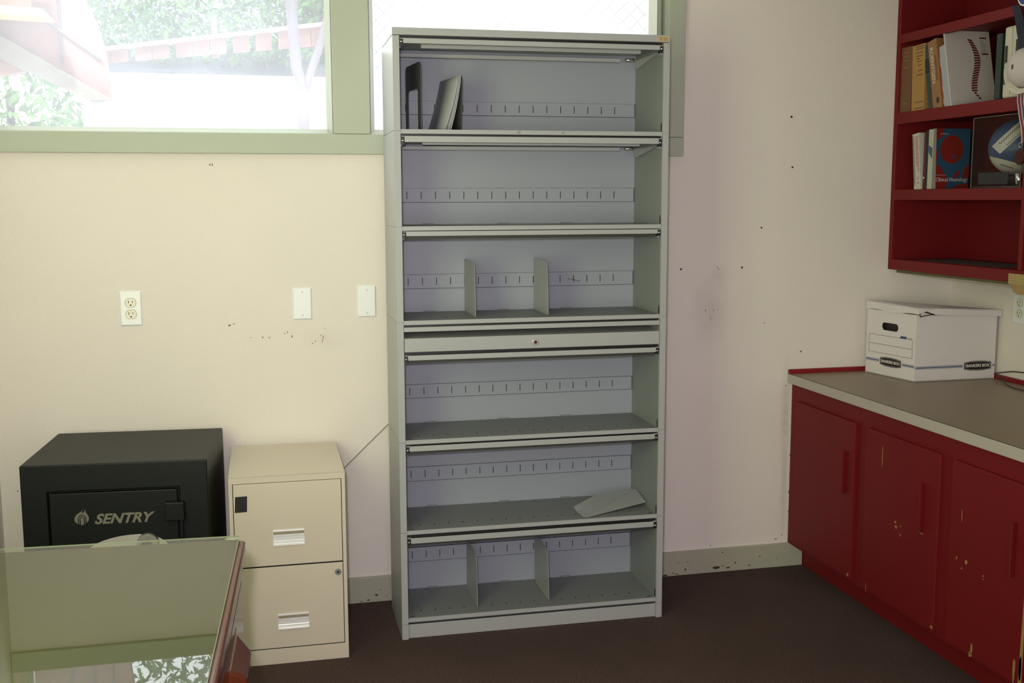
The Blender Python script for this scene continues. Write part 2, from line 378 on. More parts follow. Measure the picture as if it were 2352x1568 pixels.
# ------------------------------------------------------------------ tall grey shelving cabinet
TH = -.0135
cabx = thing('open_file_cabinet', 'tall grey steel lateral file cabinet with six open shelves against the back wall', 'file cabinet', (0, -.3876, 0), TH)
Wd, D, H, s_ = .914, .318, 1.990, .021
seams = [0, .052, .366, .671, 1.065, 1.371, 1.673, 1.966]
for x0, x1 in ((0, s_), (Wd-s_, Wd)):
    m = MB()
    for a, b in zip(seams, seams[1:]): m.box(x0, x1, 0, D, a+(.0008 if a else 0), b-.0008)
    m.box(x0+.002, x1-.002, .003, D-.003, .01, 1.96, 0)
    if x0 > .1:   # black catches on the inner face of the right-hand side
        pass
    xi = x1 if x0 < .1 else x0
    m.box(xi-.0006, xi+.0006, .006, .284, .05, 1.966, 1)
    m.build('side_panel', [M['grey'], M['greyside_shade']], cabx, bevel=0)
m = MB().box(-.001, Wd+.001, -.001, D, 1.967, H)
m.build('top_cap', M['grey'], cabx, bevel=.0015)
lab = MB().box(.872, .909, -.0022, -.0008, 1.969, 1.986).build('maker_label', mat('yellow_label', (.50, .40, .20), .5), cabx)
ln = MB()
for i, z in enumerate((1.9815, 1.9775, 1.9735)):
    for a, b in (((.875, .888), (.890, .906)), ((.877, .886), (.888, .905)), ((.876, .886), (.889, .906)))[i]:
        ln.box(a, b, -.0026, -.0021, z-.0009, z+.0006)
ln.build('label_print', mat('label_print_brown', (.20, .10, .03), .6), lab)
MB().box(s_, Wd-s_, .284, .288, .05, 1.967).build('back_panel', M['greyin_shade'], cabx)
MB().box(s_, Wd-s_, .010, .020, 0, .0475).box(s_, Wd-s_, .012, .30, .046, .0475).build('plinth', M['grey'], cabx, bevel=.001)
shelf_z = [.071, .372, .677, 1.070, 1.373, 1.678]
rails = [(.173, .224), (.468, .518), (.767, .814), (1.152, 1.200), (1.449, 1.496), (1.745, 1.790)]
for i, z in enumerate(shelf_z):
    m = MB().box(s_+.0005, Wd-s_-.0005, .004, .2835, z-.003, z)
    m.box(s_+.0005, Wd-s_-.0005, .004, .012, z-.0135, z-.003)
    for k in range(16):   # punched slots, front row and back row
        x = .0727+.0495*k
        if i < 4:
            m.box(x-.0013, x+.0013, .060, .074, z-.0005, z+.0004, 1)
        m.box(x-.0012, x+.0012, .262, .268, z-.0005, z+.0004, 1)
    for x in (.040, Wd-.040): m.box(x-.008, x+.008, .018, .023, z-.0005, z+.0005, 1)
    for x in (.145, .41, .64): m.box(x-.02, x+.02, .279, .2838, z-.001, z+.004, 2)
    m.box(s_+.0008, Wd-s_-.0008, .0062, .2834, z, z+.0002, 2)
    m.build('shelf', [M['grey'], M['slot'], M['greyshelf_shade']], cabx, bevel=0)
    r0_, r1_ = rails[i]
    m = MB().box(s_+.002, .889, .2795, .2840, r0_, r1_)
    m.box(.8885, .8898, .2792, .2842, r0_-.001, r1_+.001, 1).box(s_+.002, .889, .2796, .2842, r0_-.0012, r0_, 1).box(s_+.002, .889, .2796, .2842, r1_, r1_+.0005, 1)
    zc = (r0_+r1_)/2
    for k in range(16):
        x = .0727+.0495*k; m.box(x-.0011, x+.0011, .2788, .2800, zc-.0125, zc+.0125, 1)
    if i == 3:
        m.tube([(.645, .2790, zc+.0), (.665, .2790, zc-.003), (.692, .2790, zc-.011)], .0008, 4, 1)
    m.build('slotted_rail', [M['greyin_shade'], M['slot']], cabx)
    # black catch on the right side panel just above the shelf lip
    pts = [(Wd-s_-.0012, .012+.0045*math.cos(a)+.0, z+.014+.017*math.sin(a)) for a in [j*PI/8 for j in range(16)]]
    MB().prism(pts, (.0014, 0, 0)).build('slot_hole', M['slot'], cabx)
# retracted flipper doors: (bar bottom, bar top)
bars = [(.329, .348), (.640, .658), (.941, .9575), (1.342, 1.357), (1.638, 1.657), (1.942, 1.9575)]
for i, (a, b) in enumerate(bars):
    m = MB().box(.034, Wd-.034, -.001, .012, a, b).box(s_+.002, Wd-s_-.002, .0, .012, b-.0025, b)
    m.box(.034, Wd-.034, .012, .255, b-.004, b-.001)
    d = m.build('flipper_door', M['grey'], cabx, bevel=.0008)
    MB().box(.10, Wd-.075, .075, .088, a-.004, b-.004).box(.33, .60, .012, .016, a+.001, a+.004).build('stiffener', M['grey'], d)
    lipb = (shelf_z[i+1]-.0135) if i not in (2, 5) else (.9685 if i == 2 else 1.967)
    MB().box(s_+.002, Wd-s_-.002, .016, .019, b-.003, lipb).build('gap_shade_strip', M['black'], d)  # black strip painting the dark gap above the bar, not a seal
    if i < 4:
        MB().box(.036, Wd-.036, .013, .030, a-.010, a+.001).build('under_bar_shade', mat('dark_olive_shade', (.035, .035, .025), .6), d)  # dark strip painting the shade under the door bar
    if i >= 4:
        MB().box(s_+.012, Wd-.095, .225, .242, a-.014, a-.001).build('rear_bar', M['grey'], d, bevel=.002)
    for x0, x1, sg in ((s_+.001, .033, 1), (Wd-.033, Wd-s_-.001, -1)):
        mm = MB().box(x0, x1, .004, .024, a-.008, b-.004)
        mm.build('roller_bracket', M['black'], d)
        xm = x0+.006 if sg > 0 else x1-.006
        MB().cyl((xm-.004, .001, a+.004), (xm+.004, .001, a+.004), .003, 8).build('roller', M['chrome'], d)
    for x0, x1 in ((s_, s_+.007), (Wd-s_-.007, Wd-s_)):
        MB().box(x0, x1, .018, .27, a-.012, a-.002).build('door_runner', M['grey'], cabx)
for i in (4, 5):
    a = bars[i][0]
    m = MB().hexa([(Wd-s_-.016, .21, a-.034), (Wd-s_, .21, a-.034), (Wd-s_, .25, a-.034), (Wd-s_-.016, .25, a-.034), (Wd-s_-.016, .03, a-.008), (Wd-s_, .03, a-.008), (Wd-s_, .25, a-.006), (Wd-s_-.016, .25, a-.006)])
    m.build('scissor_arm', M['grey'], cabx)
    MB().cyl((Wd-.075, .232, a-.006), (Wd-.045, .232, a-.004), .006, 10).build('pivot_pin', M['chrome'], cabx)
# lock module in the middle
MB().box(s_+.001, Wd-s_-.001, .001, .012, 1.034, 1.049).box(s_+.001, Wd-s_-.001, .02, .26, 1.046, 1.049).build('header_bar', M['grey'], cabx, bevel=.001)
MB().hexa([(s_+.001, .012, 1.010), (Wd-s_-.001, .012, 1.010), (Wd-s_-.001, .25, 1.030), (s_+.001, .25, 1.030), (s_+.001, .012, 1.0125), (Wd-s_-.001, .012, 1.0125), (Wd-s_-.001, .25, 1.0325), (s_+.001, .25, 1.0325)]).build('inner_tray', M['grey'], cabx)
MB().box(s_+.002, Wd-s_-.002, .016, .019, 1.046, 1.0565).build('gap_shade_strip', M['black'], cabx)  # black strip standing for shade in the gap over the header bar
lp = MB().box(s_+.002, Wd-s_-.002, -.0015, .012, .9685, 1.0130).build('lock_panel', M['grey'], cabx, bevel=.001)
lk = MB().cyl((.457, -.001, .989), (.457, -.006, .989), .0118, 24, r1=.0105).build('lock', mat('nickel', (.62, .58, .56), .32, .7), lp, bevel=.0008)
MB().cyl((.457, -.0065, .989), (.457, -.0055, .989), .0055, 16).box(.4563, .4577, -.0072, -.006, .9855, .9925).build('keyway', M['chip'], lk)
text('pencil_mark', '20', .011, frame((.404, .0035, 1.6715), (1, 0, 0), (0, 0, 1)), mat('pencil', (.10, .10, .09), .8), cabx, ext=.0002)
text('pencil_mark', '22', .010, frame((.552, .0035, 1.6710), (1, 0, 0), (0, 0, 1)), bpy.data.materials['pencil'], cabx, ext=.0002)

# ---- loose dividers in the cabinet (things)
CM = Matrix.Translation((0, -.3876, 0)) @ Matrix.Rotation(TH, 4, 'Z')
def in_cab(o, x, y, z, extra=Matrix.Identity(4)):
    o.matrix_world = CM @ Matrix.Translation((x, y, z)) @ extra
    return o
def divider_mesh(h=.182, d=.20, material=None, name='shelf_divider'):
    r = .022; pts = [(0, 0), (0, 0), ]
    poly = [(0, .0, .0), (0, .205, 0), (0, .205, h)]
    for k in range(6):
        a = k*PI/10; poly.append((0, .012+r-r*math.sin(a)-.0, h-.004-r+r*math.cos(a)))
    poly.append((0, 0, .03))
    m = MB().prism(poly, (.0014, 0, 0))
    return m.build(name, material or M['grey'])
dv = divider_mesh()
tag(dv, 'grey steel divider standing on the third shelf from the top, the left of the two', 'shelf divider', 'steel shelf dividers'); in_cab(dv, .269, .066, 1.0705)
for (x, z, lab) in ((.518, 1.0705, 'grey steel divider standing on the third shelf from the top, the right of the two'),
                    (.2665, .0715, 'grey steel divider on the bottom shelf of the tall cabinet, the left of the two'),
                    (.519, .0715, 'grey steel divider on the bottom shelf of the tall cabinet, the right of the two')):
    c = dv.copy(); C.objects.link(c); c['label'] = lab; in_cab(c, x, .066 if z > 1 else .058, z)
# fallen divider on the fifth shelf
m = MB()
P = [(.628, .085, .001), (.624, .118, .010), (.720, .19, .024), (.880, .215, .034), (.886, .205, .034), (.886, .100, .016), (.650, .018, .0015), (.633, .022, .001)]
m.prism(P, (0, 0, .0014))
fd = m.build('shelf_divider', M['grey']); tag(fd, 'grey steel divider lying fallen on the fifth shelf at its right end', 'shelf divider', 'steel shelf dividers'); in_cab(fd, 0, 0, .3725)
# top shelf: dark slotted bookend plus four leaning grey dividers
def plate_poly(h, d, r, slot):
    n = 5; o = [(0, 0)]
    o += [(d, 0), (d, h-r)] + [(d-r+r*math.cos(a), h-r+r*math.sin(a)) for a in [k*PI/2/n for k in range(n+1)]]
    o += [(r-r*math.sin(a), h-r+r*math.cos(a)) for a in [k*PI/2/n for k in range(n+1)]]
    return o
m = MB()
h, d, th = .219, .20, .0022
# frame with an open slot: two legs and a solid upper plate
def leg(a, b): m.prism([(0, a, 0), (0, b, 0), (0, b, .125), (0, a, .125)], (th, 0, 0))
leg(0, .036); leg(d-.036, d)
up = [(0, 0, .125), (0, .036, .125), (0, .044, .138), (0, d-.044, .138), (0, d-.036, .125), (0, d, .125)]
r = .02
up += [(0, d-r+r*math.cos(a), h-r+r*math.sin(a)) for a in [k*PI/8 for k in range(5)]]
up += [(0, r-r*math.sin(a), h-r+r*math.cos(a)) for a in [k*PI/8 for k in range(5)]]
m.prism(up, (th, 0, 0))
m.box(.0, .04, .002, d-.002, 0, .001)
be = m.build('bookend', mat('dark_grey_bookend', (.075, .08, .085), .45)); tag(be, 'dark grey slotted metal bookend standing at the left end of the top shelf', 'bookend')
in_cab(be, .096, .070, 1.6785, Matrix.Rotation(.12, 4, 'Z'))
lean_base = (.178, .072)
def leaning(dx_b, dx_t, material, label, bow=.01, yoff=0, first=[]):
    m = MB(); n = 8; hh = .176; prev = None; rows = []
    for k in range(n+1):
        t = k/n; z = hh*t; x = dx_b*(1-t)+dx_t*t - bow*math.sin(PI*t)*-1
        rows.append((x, z))
    th = .0014
    for y0, y1 in ((0, .2),):
        V = []
        for x, z in rows:
            q = []
            for y in (y0, y1):
                ya = y if z < hh-.001 else (y+.006 if y == 0 else y-.004)
                q += [(x-.030*y/.2, ya, z), (x-.030*y/.2-th, ya, z)]
            V.append([m.bm.verts.new(p) for p in q])
        for a, b in zip(V, V[1:]):
            m._f([a[0], a[2], b[2], b[0]], 0, True); m._f([a[1], b[1], b[3], a[3]], 0, True)
            m._f([a[0], b[0], b[1], a[1]], 0); m._f([a[2], a[3], b[3], b[2]], 0)
        m._f([V[0][0], V[0][1], V[0][3], V[0][2]], 0); m._f([V[-1][0], V[-1][2], V[-1][3], V[-1][1]], 0)
    o = m.build('shelf_divider', material); tag(o, label, 'shelf divider', 'dividers leaning on the top shelf')
    in_cab(o, 0, .068+yoff, 1.6785); return o
leaning(.174, .222, M['grey'], 'outermost grey divider of the leaning stack on the top shelf, its broad face showing', .004)
leaning(.186, .226, M['grey'], 'second grey divider of the leaning stack on the top shelf, edge just visible', .004)
leaning(.193, .229, M['grey'], 'third grey divider of the leaning stack on the top shelf', .004)
leaning(.226, .232, mat('dark_divider', (.02, .02, .022), .5), 'black upright divider behind the leaning grey stack on the top shelf', 0)

# ------------------------------------------------------------------ two-drawer file cabinet
fc = thing('file_cabinet', 'short beige two-drawer steel file cabinet between the safe and the tall shelving', 'file cabinet', (-.541, -.482, 0), -.008)
w_, d_, h_ = .356, .452, .610
MB().box(0, w_, .004, d_, 0, h_-.0015).box(0, w_, 0, .004, h_-.020, h_).box(0, w_, 0, .004, 0, .050).box(0, .0115, 0, .004, .05, h_-.02).box(w_-.0115, w_, 0, .004, .05, h_-.02).box(-.0005, w_+.0005, -.0005, d_, h_-.0015, h_).build('body', M['putty'], fc, bevel=.0012)
MB().box(.0115, w_-.0115, .003, .0045, .05, h_-.02).build('gap_liner', M['slot'], fc)
for z0, z1 in ((.3235, .5885), (.0535, .3185)):
    dr = MB().box(.0135, w_-.0135, -.001, .006, z0, z1).build('drawer', M['putty'], fc, bevel=.0012)
    zc = z0+.088 if z0 > .3 else z0+.085; xa = .130 if z0 > .3 else .137; xb = xa+.096
    prof = [(-.001, .026), (-.004, .026), (-.0045, .022), (-.001, .013), (-.001, .011), (-.004, .010), (-.004, .006), (-.002, .004), (-.0015, -.008), (-.003, -.011), (-.0025, -.015), (-.006, -.018), (-.007, -.020), (-.004, -.022), (-.006, -.024), (-.001, -.026)]
    MB().prism([(xa, y, zc+z) for y, z in prof], (xb-xa, 0, 0)).build('handle', M['alu'], dr)
    MB().box(xa+.001, xb-.001, -.0038, -.001, zc+.013, zc+.024).build('handle_recess', mat('handle_recess_tan', (.30, .25, .17), .5), dr)
lkk = MB().cyl((.327, -.001, .289), (.327, -.007, .289), .0100, 20).build('lock', mat('dull_steel', (.30, .31, .30), .4, .6), fc, bevel=.0008)
MB().cyl((.327, -.0078, .289), (.327, -.0065, .289), .004, 12).build('keyway', M['chip'], lkk)
MB().prism([(.019, -.0016, .5505), (.0555, -.0016, .5515), (.0535, -.0016, .5015), (.0165, -.0016, .5005), (.0182, -.0016, .527)], (0, .0008, 0)).build('black_sticker', M['black'], fc)

# ------------------------------------------------------------------ safe
sf = thing('safe', 'squat black fire safe with a recessed door, standing against the wall behind the desk', 'safe', (-1.129, -.508, 0), -.075)
sw, sd, sh = .532, .462, .690
m = MB()
def ringbox(m, X, Z, HX, HZ, y0, yh, y1):
    o = [(X[0], Z[0]), (X[1], Z[0]), (X[1], Z[1]), (X[0], Z[1])]; h = [(HX[0], HZ[0]), (HX[1], HZ[0]), (HX[1], HZ[1]), (HX[0], HZ[1])]
    of = [m.bm.verts.new((x, y0, z)) for x, z in o]; ob = [m.bm.verts.new((x, y1, z)) for x, z in o]
    hf = [m.bm.verts.new((x, y0, z)) for x, z in h]; hb_ = [m.bm.verts.new((x, yh, z)) for x, z in h]
    for k in range(4):
        j = (k+1) % 4
        m._f([of[k], of[j], hf[j], hf[k]], 0); m._f([of[k], ob[k], ob[j], of[j]], 0); m._f([hf[k], hf[j], hb_[j], hb_[k]], 0)
    m._f(hb_, 0); m._f(ob[::-1], 0)
ringbox(m, (0, sw), (0, sh), (.073, .449), (.08, .608), 0, .02, sd)
m.build('body', M['safe'], sf, bevel=.004, seg=3)
door = MB().box(.0775, .4425, .002, .019, .085, .6025).build('door', M['safe'], sf, bevel=.003)
for z in (.54, .14):
    MB().box(.408, .464, -.026, .012, z-.028, z+.028).build('hinge', M['safe'], sf, bevel=.003)
    MB().box(.449, .458, -.014, .002, z-.085, z-.03).build('hinge_strap', M['safe'], sf, bevel=.002)
pts = [(.325+.155*math.cos(a)*(1 if math.cos(a) < 0 else .62), -.001, .407+.062*math.sin(a)) for a in [k*2*PI/36 for k in range(36)]]
MB().prism(pts, (0, .004, 0)).build('escutcheon', mat('silver_plate', (.52, .49, .45), .35, .1), door, bevel=.001)
dial = MB().cyl((.353, -.002, .441), (.353, -.022, .441), .033, 32, r1=.030)
for k in range(40):
    a = k*2*PI/40; dial.cyl((.353+.031*math.cos(a), -.004, .441+.031*math.sin(a)), (.353+.030*math.cos(a), -.020, .441+.030*math.sin(a)), .0012, 5)
dial = dial.build('dial', mat('dial_metal', (.30, .29, .27), .3, .1), door)
MB().cyl((.353, -.022, .441), (.353, -.034, .441), .016, 24).build('dial_knob', M['black'], dial, bevel=.002)
MB().box(.18, .24, -.012, .002, .398, .418).build('lever_handle', M['chrome'], door, bevel=.003)
text('brand_lettering', 'SENTRY', .0415, frame((.282, .0012, .5195), (1, 0, 0), (0, 0, 1)), M['safelogo'], door, squash=1.09, shear=.34, bold=.0013)
fl = [(0, 0), (-.012, .004), (-.020, .013), (-.0205, .024), (-.015, .034), (-.006, .041), (.004, .047), (.006, .056), (.003, .048), (.001, .040), (.006, .040), (.010, .046), (.014, .053), (.0125, .043), (.018, .034), (.0225, .023), (.020, .012), (.012, .003)]
MB().prism([(.166+x*.95, .0012, .505+z*.92) for x, z in fl], (0, .001, 0)).build('flame_emblem', M['safelogo'], door)
arch = MB()
for rr, wdt in ((.0105, .0016), (.0055, .0014)):
    pa = [(.168-rr, .0005, .503), (.168-rr, .0005, .5235)] + [(.168-rr*math.cos(a), .0005, .5235+rr*1.2*math.sin(a)) for a in [k*PI/8 for k in range(1, 8)]] + [(.168+rr, .0005, .5235), (.168+rr, .0005, .503)]
    arch.tube(pa, wdt, 6)
arch.build('emblem_arch', M['safelogod'], door)

# ------------------------------------------------------------------ desk with glass top
dk = thing('desk', 'cherry wood desk with a sheet of glass on top in the lower left foreground', 'desk', (-.478, -1.622, 0), -.055)
dw, dl = .86, 1.28
xl = -.735
MB().box(xl, 0, -dl, 0, .738, .764).build('top_board', M['wood'], dk, bevel=.006, seg=3)
MB().box(xl+.01, -.006, -dl+.01, -.01, .700, .738).build('apron', M['wood'], dk, bevel=.003)
MB().box(xl+.03, -.018, -.70, -.02, .03, .70).build('pedestal', M['wooddark'], dk, bevel=.003)
MB().box(xl+.03, -.03, -dl+.03, -dl+.07, 0, .70).build('end_panel', M['wooddark'], dk)
MB().box(xl+.05, -.04, -.68, -.04, 0, .03).build('plinth', M['wooddark'], dk)
for z0, z1 in ((.52, .69), (.30, .51), (.06, .29)):
    dr = MB().box(-.018, -.008, -.68, -.03, z0, z1).build('drawer', M['wood'], dk, bevel=.003)
    zc = (z0+z1)/2+.026
    for yc in ((-.31,) if z0 > .5 else (-.31,)):
        MB().prism([(-.008, yc-.10, zc-.03), (-.008, yc+.10, zc-.03), (-.008, yc+.10, zc+.028), (-.008, yc-.10, zc+.028)], (.001, 0, 0)).build('pull_plate', M['wood'], dr)
        mm = MB()
        a0, a1 = yc-.10, yc+.062
        mm.hexa([(-.008, a0, zc-.040), (-.008, a1+.02, zc-.036), (-.008, a1+.02, zc+.028), (-.008, a0, zc+.030), (.022, a0+.02, zc-.030), (.022, a1-.02, zc-.026), (.022, a1-.02, zc+.006), (.022, a0+.02, zc+.008)])
        mm.build('drawer_pull', M['wood'], dr, bevel=.005, seg=2)
MB().box(xl-.0, -.0125, -dl+.01, -.002, .7645, .7655).build('desk_pad', mat('desk_pad_brown', (.065, .045, .014), .8), dk)
gl = MB().box(xl, -.0125, -dl+.01, .006, .7665, .7715).build('glass_top', M['deskglass'], dk)
MB().box(-.0124, -.0115, -dl+.01, .0065, .7664, .7716).box(xl, -.0125, .0061, .0066, .7690, .7716).build('glass_edge', M['glassedge'], gl)
MB().prism([(-.0125-.016*math.cos(a)-.012, -.012+.007*math.sin(a)-.002, .7716) for a in [k*2*PI/16 for k in range(16)]], (0, 0, .0006)).build('glass_bumper', M['glassedge'], gl)

# ------------------------------------------------------------------ red base cabinet and counter
RX = 1.600
bc = thing('base_cabinet', 'long red painted base cabinet with chipped doors along the right wall', 'cabinet', (RX, -.002, 0))
X2 = XR-.002-RX
yE = -1.425
MB().box(.018, X2, yE, -.0, .094, .7415).box(.0, .018, yE, .0, .672, .7415).box(.0, .018, yE, .0, .094, .116).box(0, .018, -.052, 0, .116, .672).box(0, .018, -.56, -.488, .116, .672).box(0, .018, -1.045, -.982, .116, .672).box(0, .018, yE, -1.392, .116, .672).build('carcass', M['red'], bc, bevel=.0015)
MB().box(.062, X2, yE+.01, 0, 0, .094).build('toe_kick', M['red'], bc)
hy = (-.437, -.907, -1.335)
for i, (ya, yb, hh) in enumerate(((-.060, -.492, hy[0]), (-.565, -.984, hy[1]), (-1.045, -1.393, hy[2]))):
    d = MB().box(-.014, .004, yb, ya, .110, .678).build('door', M['red'], bc, bevel=.003)
    MB().prism([(-.014, hh-.004, .412), (-.029, hh-.005, .412), (-.029, hh+.005, .412), (-.014, hh+.010, .412)], (0, 0, .155)).build('handle', M['red'], d, bevel=.002)
    ck = MB()
    def chip(y, z, a, b):
        ck.prism([(-.0146, y+a*math.cos(k*PI/4)*random.uniform(.6, 1.1), z+b*math.sin(k*PI/4)*random.uniform(.6, 1.1)) for k in range(8)], (.001, 0, 0))
    if i == 0: chip(-.478, .125, .006, .008)
    if i == 1:
        for c in ((-.76, .40, .007, .006), (-.765, .385, .009, .006), (-.79, .365, .003, .006), (-.905, .405, .012, .002), (-.67, .60, .002, .05), (-.79, .395, .004, .003), (-.978, .125, .006, .006), (-.60, .12, .002, .02)): chip(*c)
    if i == 2:
        for c in ((-1.085, .385, .004, .006), (-1.13, .385, .008, .009), (-1.11, .36, .004, .003), (-1.21, .37, .003, .004), (-1.21, .36, .002, .002), (-1.10, .52, .0015, .02), (-1.175, .135, .006, .022), (-1.17, .115, .009, .010), (-1.36, .15, .006, .05), (-1.385, .16, .006, .05)): chip(*c)
        ck.prism([(-.0146, -1.392, .115), (-.0146, -1.378, .115), (-.0146, -1.383, .30), (-.0146, -1.387, .53), (-.0146, -1.392, .53)], (.001, 0, 0))
    ck.build('paint_chip', M['bare'], d)['kind'] = 'stuff'
ct = thing('countertop', 'brown laminate countertop with a red edge strip above the red cabinets', 'countertop', (1.581, -.002, .742))
xw = XR-.002-1.581
MB().box(.002, xw, -3.0, 0, 0, .036).build('laminate_top', M['laminate'], ct, bevel=.001)
MB().box(-.001, .002, -3.0, 0, .0, .0355).build('front_edge', M['nosing'], ct)
MB().box(-.0006, .0022, -3.0, 0, .0353, .0363).build('edge_seam', M['slot'], ct)
MB().box(-.0, xw, -.012, -.0, .0362, .053).box(xw-.012, xw, -3.0, -.012, .0362, .053).build('edge_strip', M['redstrip'], ct, bevel=.001)
ep = MB().box(1.62, XR-.002, -2.95, -2.6, 0, .7415).build('base_cabinet', M['red']); tag(ep, 'red painted cabinet end supporting the near end of the countertop', 'cabinet')

# ------------------------------------------------------------------ bankers box
bx = thing('storage_box', 'white cardboard file storage box with a crumpled lid on the counter', 'box', (1.932, -.312, .779), .0)
# local: A-B face runs back-left; long face toward the camera along +x
A = Vector((-.040, .268, 0)); B = Vector((0, 0, 0)); Cc = Vector((.342, .002, 0)); Dd = Vector((.335, .268, 0))
hb = .232
def face_box(m, pts, z0, z1, mi=0):
    m.hexa([(p.x, p.y, z0) for p in pts]+[(p.x, p.y, z1) for p in pts], mi)
# body as five walls with a hand hole in the left face
m = MB()
exy = (B-A).normalized(); nrm = Vector((exy.y, -exy.x, 0)); nrm = -nrm if nrm.x > 0 else nrm
L_ab = (B-A).length
def on_ab(u, z, off=0): q = A+exy*u+nrm*off; return (q.x, q.y, z)
hu0, hu1, hz0, hz1 = L_ab*.31, L_ab*.65, .176, .206
def quad(u0, u1, z0, z1, th=.004, mi=0):
    m.hexa([on_ab(u0, z0), on_ab(u1, z0), on_ab(u1, z0, -th), on_ab(u0, z0, -th), on_ab(u0, z1), on_ab(u1, z1), on_ab(u1, z1, -th), on_ab(u0, z1, -th)], mi)
# ring around oval hole
no = 32; oval = []
for k in range(no):
    a = 2*PI*k/no; cx, cz = math.cos(a), math.sin(a); rr = (hz1-hz0)/2
    oval.append(((hu0+hu1)/2+(((hu1-hu0)/2-rr)*(1 if cx > .01 else -1 if cx < -.01 else 0))+rr*cx, (hz0+hz1)/2+rr*cz))
outer = []
U0, U1, Z0, Z1 = 0, L_ab, .14, .250
for k in range(no):
    a = 2*PI*k/no; cx, cz = math.cos(a), math.sin(a); s = max(abs(cx), abs(cz)); cx /= s; cz /= s
    outer.append((U0+(cx+1)/2*(U1-U0), Z0+(cz+1)/2*(Z1-Z0)))
vi = [[m.bm.verts.new(on_ab(u, z, o)) for u, z in oval] for o in (0, -.004)]; vo = [[m.bm.verts.new(on_ab(u, z, o)) for u, z in outer] for o in (0, -.004)]
for k in range(no):
    j = (k+1) % no
    m._f([vi[0][k], vi[0][j], vo[0][j], vo[0][k]], 0); m._f([vi[1][j], vi[1][k], vo[1][k], vo[1][j]], 0); m._f([vi[0][k], vi[1][k], vi[1][j], vi[0][j]], 0)
quad(0, L_ab, 0, .14)
hz_ = lambda p: .250 if p in (A, B) else (.240 if p is Cc else .218)
for p, q in ((B, Cc), (Cc, Dd), (Dd, A)):
    e = (q-p).normalized(); n2 = Vector((-e.y, e.x, 0))*.004
    m.hexa([tuple(p), tuple(q), tuple(q+n2), tuple(p+n2), (p.x, p.y, hz_(p)), (q.x, q.y, hz_(q)), (q.x+n2.x, q.y+n2.y, hz_(q)), (p.x+n2.x, p.y+n2.y, hz_(p))])
m.hexa([(A.x, A.y, 0), (B.x, B.y, 0), (Cc.x, Cc.y, 0), (Dd.x, Dd.y, 0), (A.x, A.y, .004), (B.x, B.y, .004), (Cc.x, Cc.y, .004), (Dd.x, Dd.y, .004)])
m.build('box_body', M['card'], bx)
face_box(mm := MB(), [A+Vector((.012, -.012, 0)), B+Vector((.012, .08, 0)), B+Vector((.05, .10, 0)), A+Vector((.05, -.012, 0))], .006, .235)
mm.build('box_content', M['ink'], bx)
MB().hexa([(.06, .03, .006), (.20, .03, .006), (.20, .10, .006), (.06, .10, .006), (.06, .03, .22), (.20, .03, .22), (.20, .10, .22), (.06, .10, .22)]).build('paper_stack', mat('grey_paper', (.35, .37, .45), .7), bx)
# lid
o_ = .010
lA, lB, lC, lD = A+Vector((-.002, .006, 0)), B+Vector((-.004, -o_-.004, 0)), Cc+Vector((.014, -o_, 0)), Dd+Vector((.010, .012, 0))
zt_ = {'A': .286, 'B': .277, 'C': .262, 'D': .226}; zb_ = {'A': .250, 'B': .252, 'C': .240, 'D': .215}
m = MB(); th = .004
top = [(lA, 'A'), (lB, 'B'), (lC, 'C'), (lD, 'D')]
m.hexa([(p.x, p.y, zt_[k]-th) for p, k in top]+[(p.x, p.y, zt_[k]) for p, k in top])
for (p, kp), (q, kq) in zip(top, top[1:]+top[:1]):
    n = 10; e = (q-p).normalized(); inn = Vector((-e.y, e.x, 0))*th
    for k in range(n):
        a, b = k/n, (k+1)/n
        def zz(t, top_=True):
            zt2 = zt_[kp]*(1-t)+zt_[kq]*t-.002; zb2 = zb_[kp]*(1-t)+zb_[kq]*t
            if kp == 'B' and not top_: zb2 += .014*math.exp(-((t-.10)/.07)**2)-.004*math.exp(-((t-.95)/.06)**2)
            if kp == 'A' and not top_: zb2 += .003*math.sin(t*9)
            return zt2 if top_ else zb2
        def pt(t, z, i=0):
            bulge = (-.006*math.exp(-((t-.12)/.10)**2) if kp == 'B' and z < .26 else 0)
            v = p.lerp(q, t)+inn*i-inn/th*(-bulge); return (v.x, v.y, z)
        m.hexa([pt(a, zz(a, False)), pt(b, zz(b, False)), pt(b, zz(b, False), 1), pt(a, zz(a, False), 1), pt(a, zz(a)), pt(b, zz(b)), pt(b, zz(b), 1), pt(a, zz(a), 1)])
lid = m.build('lid', M['card'], bx)
# torn fold near the corner of the lid
m = MB().prism([(.004, -.0185, .264), (.042, -.0185, .254), (.006, -.0185, .249)], (0, .002, 0)); m.build('torn_flap', mat('torn_card', (.60, .56, .50), .8), lid)
MB().prism([(.010, -.0045, .242), (.060, -.0045, .250), (.060, -.0045, .262), (.010, -.0045, .262)], (0, .001, 0)).build('gap_shadow', M['cardgap'], lid)  # brown patch on the box face painting the dark gap under the lid
